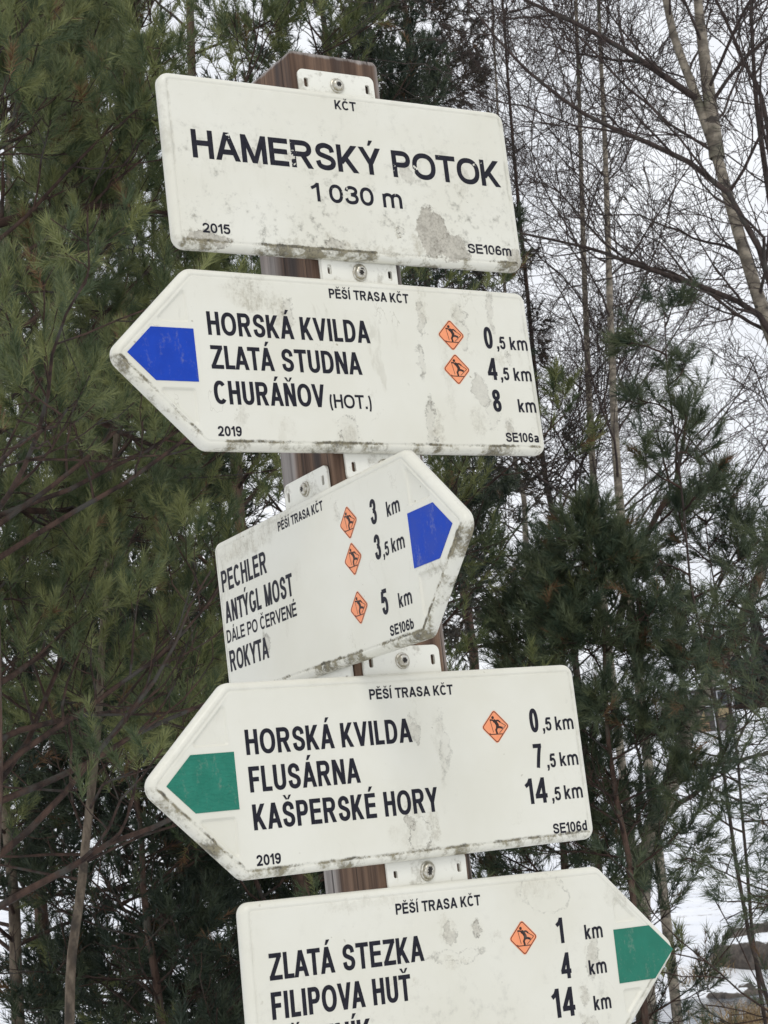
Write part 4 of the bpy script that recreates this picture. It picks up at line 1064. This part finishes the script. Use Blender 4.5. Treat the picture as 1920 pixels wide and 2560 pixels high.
def build_grass():
    m = NT("dry_grass_blades", .7, .2)
    m.color(m.mix(m.step(m.attr("tint"), 0, 1), (0.13, 0.085, 0.045), (0.33, 0.24, 0.125)))
    rng = np.random.default_rng(77); V, F, A, k = [], [], [], 0
    tufts = [(20.2, 3.05, .5, 200), (20.6, 3.4, .35, 110), (26.6, 3.7, .4, 120), (27.0, 4.2, .35, 90), (22.0, 4.0, .3, 50)]
    for s, t, w, n in tufts:
        for i in range(n):
            ds, dt = rng.normal(size=2) * w * .4
            xy = st_xy(s + ds, t + dt); z = float(terrain(*xy)); h = rng.uniform(.10, .30); b = rng.normal(size=2) * .16; q = rng.normal(size=2); q = q / np.hypot(*q) * .006
            p0 = np.array([*xy, z]); mid = p0 + [b[0] * .4, b[1] * .4, h * .65]; tip = p0 + [b[0] * 1.4, b[1] * 1.4, h * .95]; qq = np.array([*q, 0])
            V += [p0 - qq, p0 + qq, mid - qq * .8, mid + qq * .8, tip - qq * .2, tip + qq * .2]; F += [(k, k + 1, k + 3, k + 2), (k + 2, k + 3, k + 5, k + 4)]; A += [rng.uniform()] * 6; k += 6
    me = mesh_from_arrays("dry_grass", np.array(V), np.array(F), m.m, {"tint": np.array(A)})
    tag(link("dry_grass", me), "straw coloured dry grass tufts poking from snow along the stream", "grass", kind="stuff")
build_grass()
def plain(name, c0, c1, sc=6, rough=.8):
    m = NT(name, rough, .25); p = m.coord(); n = m.noise(p, sc, 5, .6)
    m.color(m.mix(m.step(n, .3, .7), c0, c1)); return m.m
def box(name, x0, x1, y0, y1, z0, z1, mat, parent):
    bm = bmesh.new(); bmesh.ops.create_cube(bm, size=1.0)
    for v in bm.verts: v.co = ((x0 + x1) / 2 + v.co.x * (x1 - x0), (y0 + y1) / 2 + v.co.y * (y1 - y0), (z0 + z1) / 2 + v.co.z * (z1 - z0))
    bmesh.ops.bevel(bm, geom=bm.edges[:], offset=.02, segments=1, affect='EDGES')
    return bm_obj(name, bm, mat, parent)
def build_hut():
    xy = plan(8.8, 82); z = float(terrain(*xy))
    r = thing("timber_hut", "small dark timber hut with white posts and yellow boards on the snowy slope", "hut", Matrix.Translation((*xy, z)) @ Matrix.Rotation(YAW - rad(10), 4, 'Z'))
    dark = plain("hut_dark_boards", (.05, .042, .045), (.10, .085, .08)); white = plain("hut_white_paint", (.40, .40, .41), (.5, .5, .52)); yel = plain("hut_yellow_boards", (.24, .19, .11), (.31, .24, .14)); org = plain("hut_orange_door", (.20, .13, .08), (.25, .16, .10))
    roof = plain("hut_snow_roof", (.82, .84, .87), (.88, .89, .9)); glass = plain("hut_window_glass", (.03, .033, .04), (.05, .055, .06), rough=.1)
    box("wall", -1.6, 1.6, -1.1, 1.1, -.3, 1.7, dark, r)
    for x in (-1.55, -.45, .75, 1.55): box("post", x - .07, x + .07, -1.22, -1.09, -.2, 1.75, white, r)
    for x0, x1 in ((-1.4, -.6), (-.3, .6), (.9, 1.45)): w = box("window", x0, x1, -1.16, -1.095, .85, 1.5, white, r); box("pane", x0 + .06, x1 - .06, -1.18, -1.165, .91, 1.44, glass, w)
    for x0, x1 in ((-.35, .3), (.86, 1.45)): box("board_panel", x0, x1, -1.17, -1.098, .35, .75, yel, r)
    box("door", -.1, .45, -1.17, -1.099, -.25, .30, org, r)
    bm = bmesh.new(); P = [(-1.95, 1.65), (1.95, 1.65), (1.95, 1.85), (0.1, 2.7), (-.1, 2.7), (-1.95, 1.85)]
    a = [bm.verts.new((x, -1.5, q)) for x, q in P]; b = [bm.verts.new((x, 1.5, q)) for x, q in P]; bm.faces.new(a); bm.faces.new(b[::-1]); bridge(bm, b, a); bmesh.ops.recalc_face_normals(bm, faces=bm.faces[:])
    bm_obj("roof", bm, roof, r)
build_hut()
def build_wood():
    m = NT("far_conifer_foliage", .8, .15)
    m.color(m.mix(m.step(m.attr("tint"), 0, 1), (0.022, 0.030, 0.028), (0.045, 0.055, 0.042)))
    rng = np.random.default_rng(91); V, A = [], []
    for i in range(120):
        az = rng.uniform(8.5, 24); d = rng.uniform(104, 150); xy = plan(az, d); z = float(terrain(*xy)); h = rng.uniform(4.0, 6.5); n = 300
        u = rng.uniform(0, 1, n) ** .8; a = rng.uniform(0, 6.28, n); rr = (1 - u) * h * .20 + .1
        c = np.stack([xy[0] + np.sin(a) * rr * .35, xy[1] + np.cos(a) * rr * .35, z + u * h + .2], -1)
        tip = np.stack([xy[0] + np.sin(a) * rr * 1.2, xy[1] + np.cos(a) * rr * 1.2, z + u * h - .35 * rr], -1)
        wv = np.stack([np.cos(a), -np.sin(a), np.zeros(n)], -1) * (rr * .38)[:, None]
        V.append(np.stack([c + wv + [0, 0, .25], c - wv + [0, 0, .25], tip], 1).reshape(-1, 3)); A.append(np.repeat(rng.uniform(0, 1, n), 3))
    V = np.concatenate(V)
    me = mesh_from_arrays("far_wood", V, np.arange(len(V)).reshape(-1, 3), m.m, {"tint": np.concatenate(A)})
    tag(link("far_wood", me), "dark conifer wood along the top of the snowy slope", "wood", kind="stuff")
build_wood()
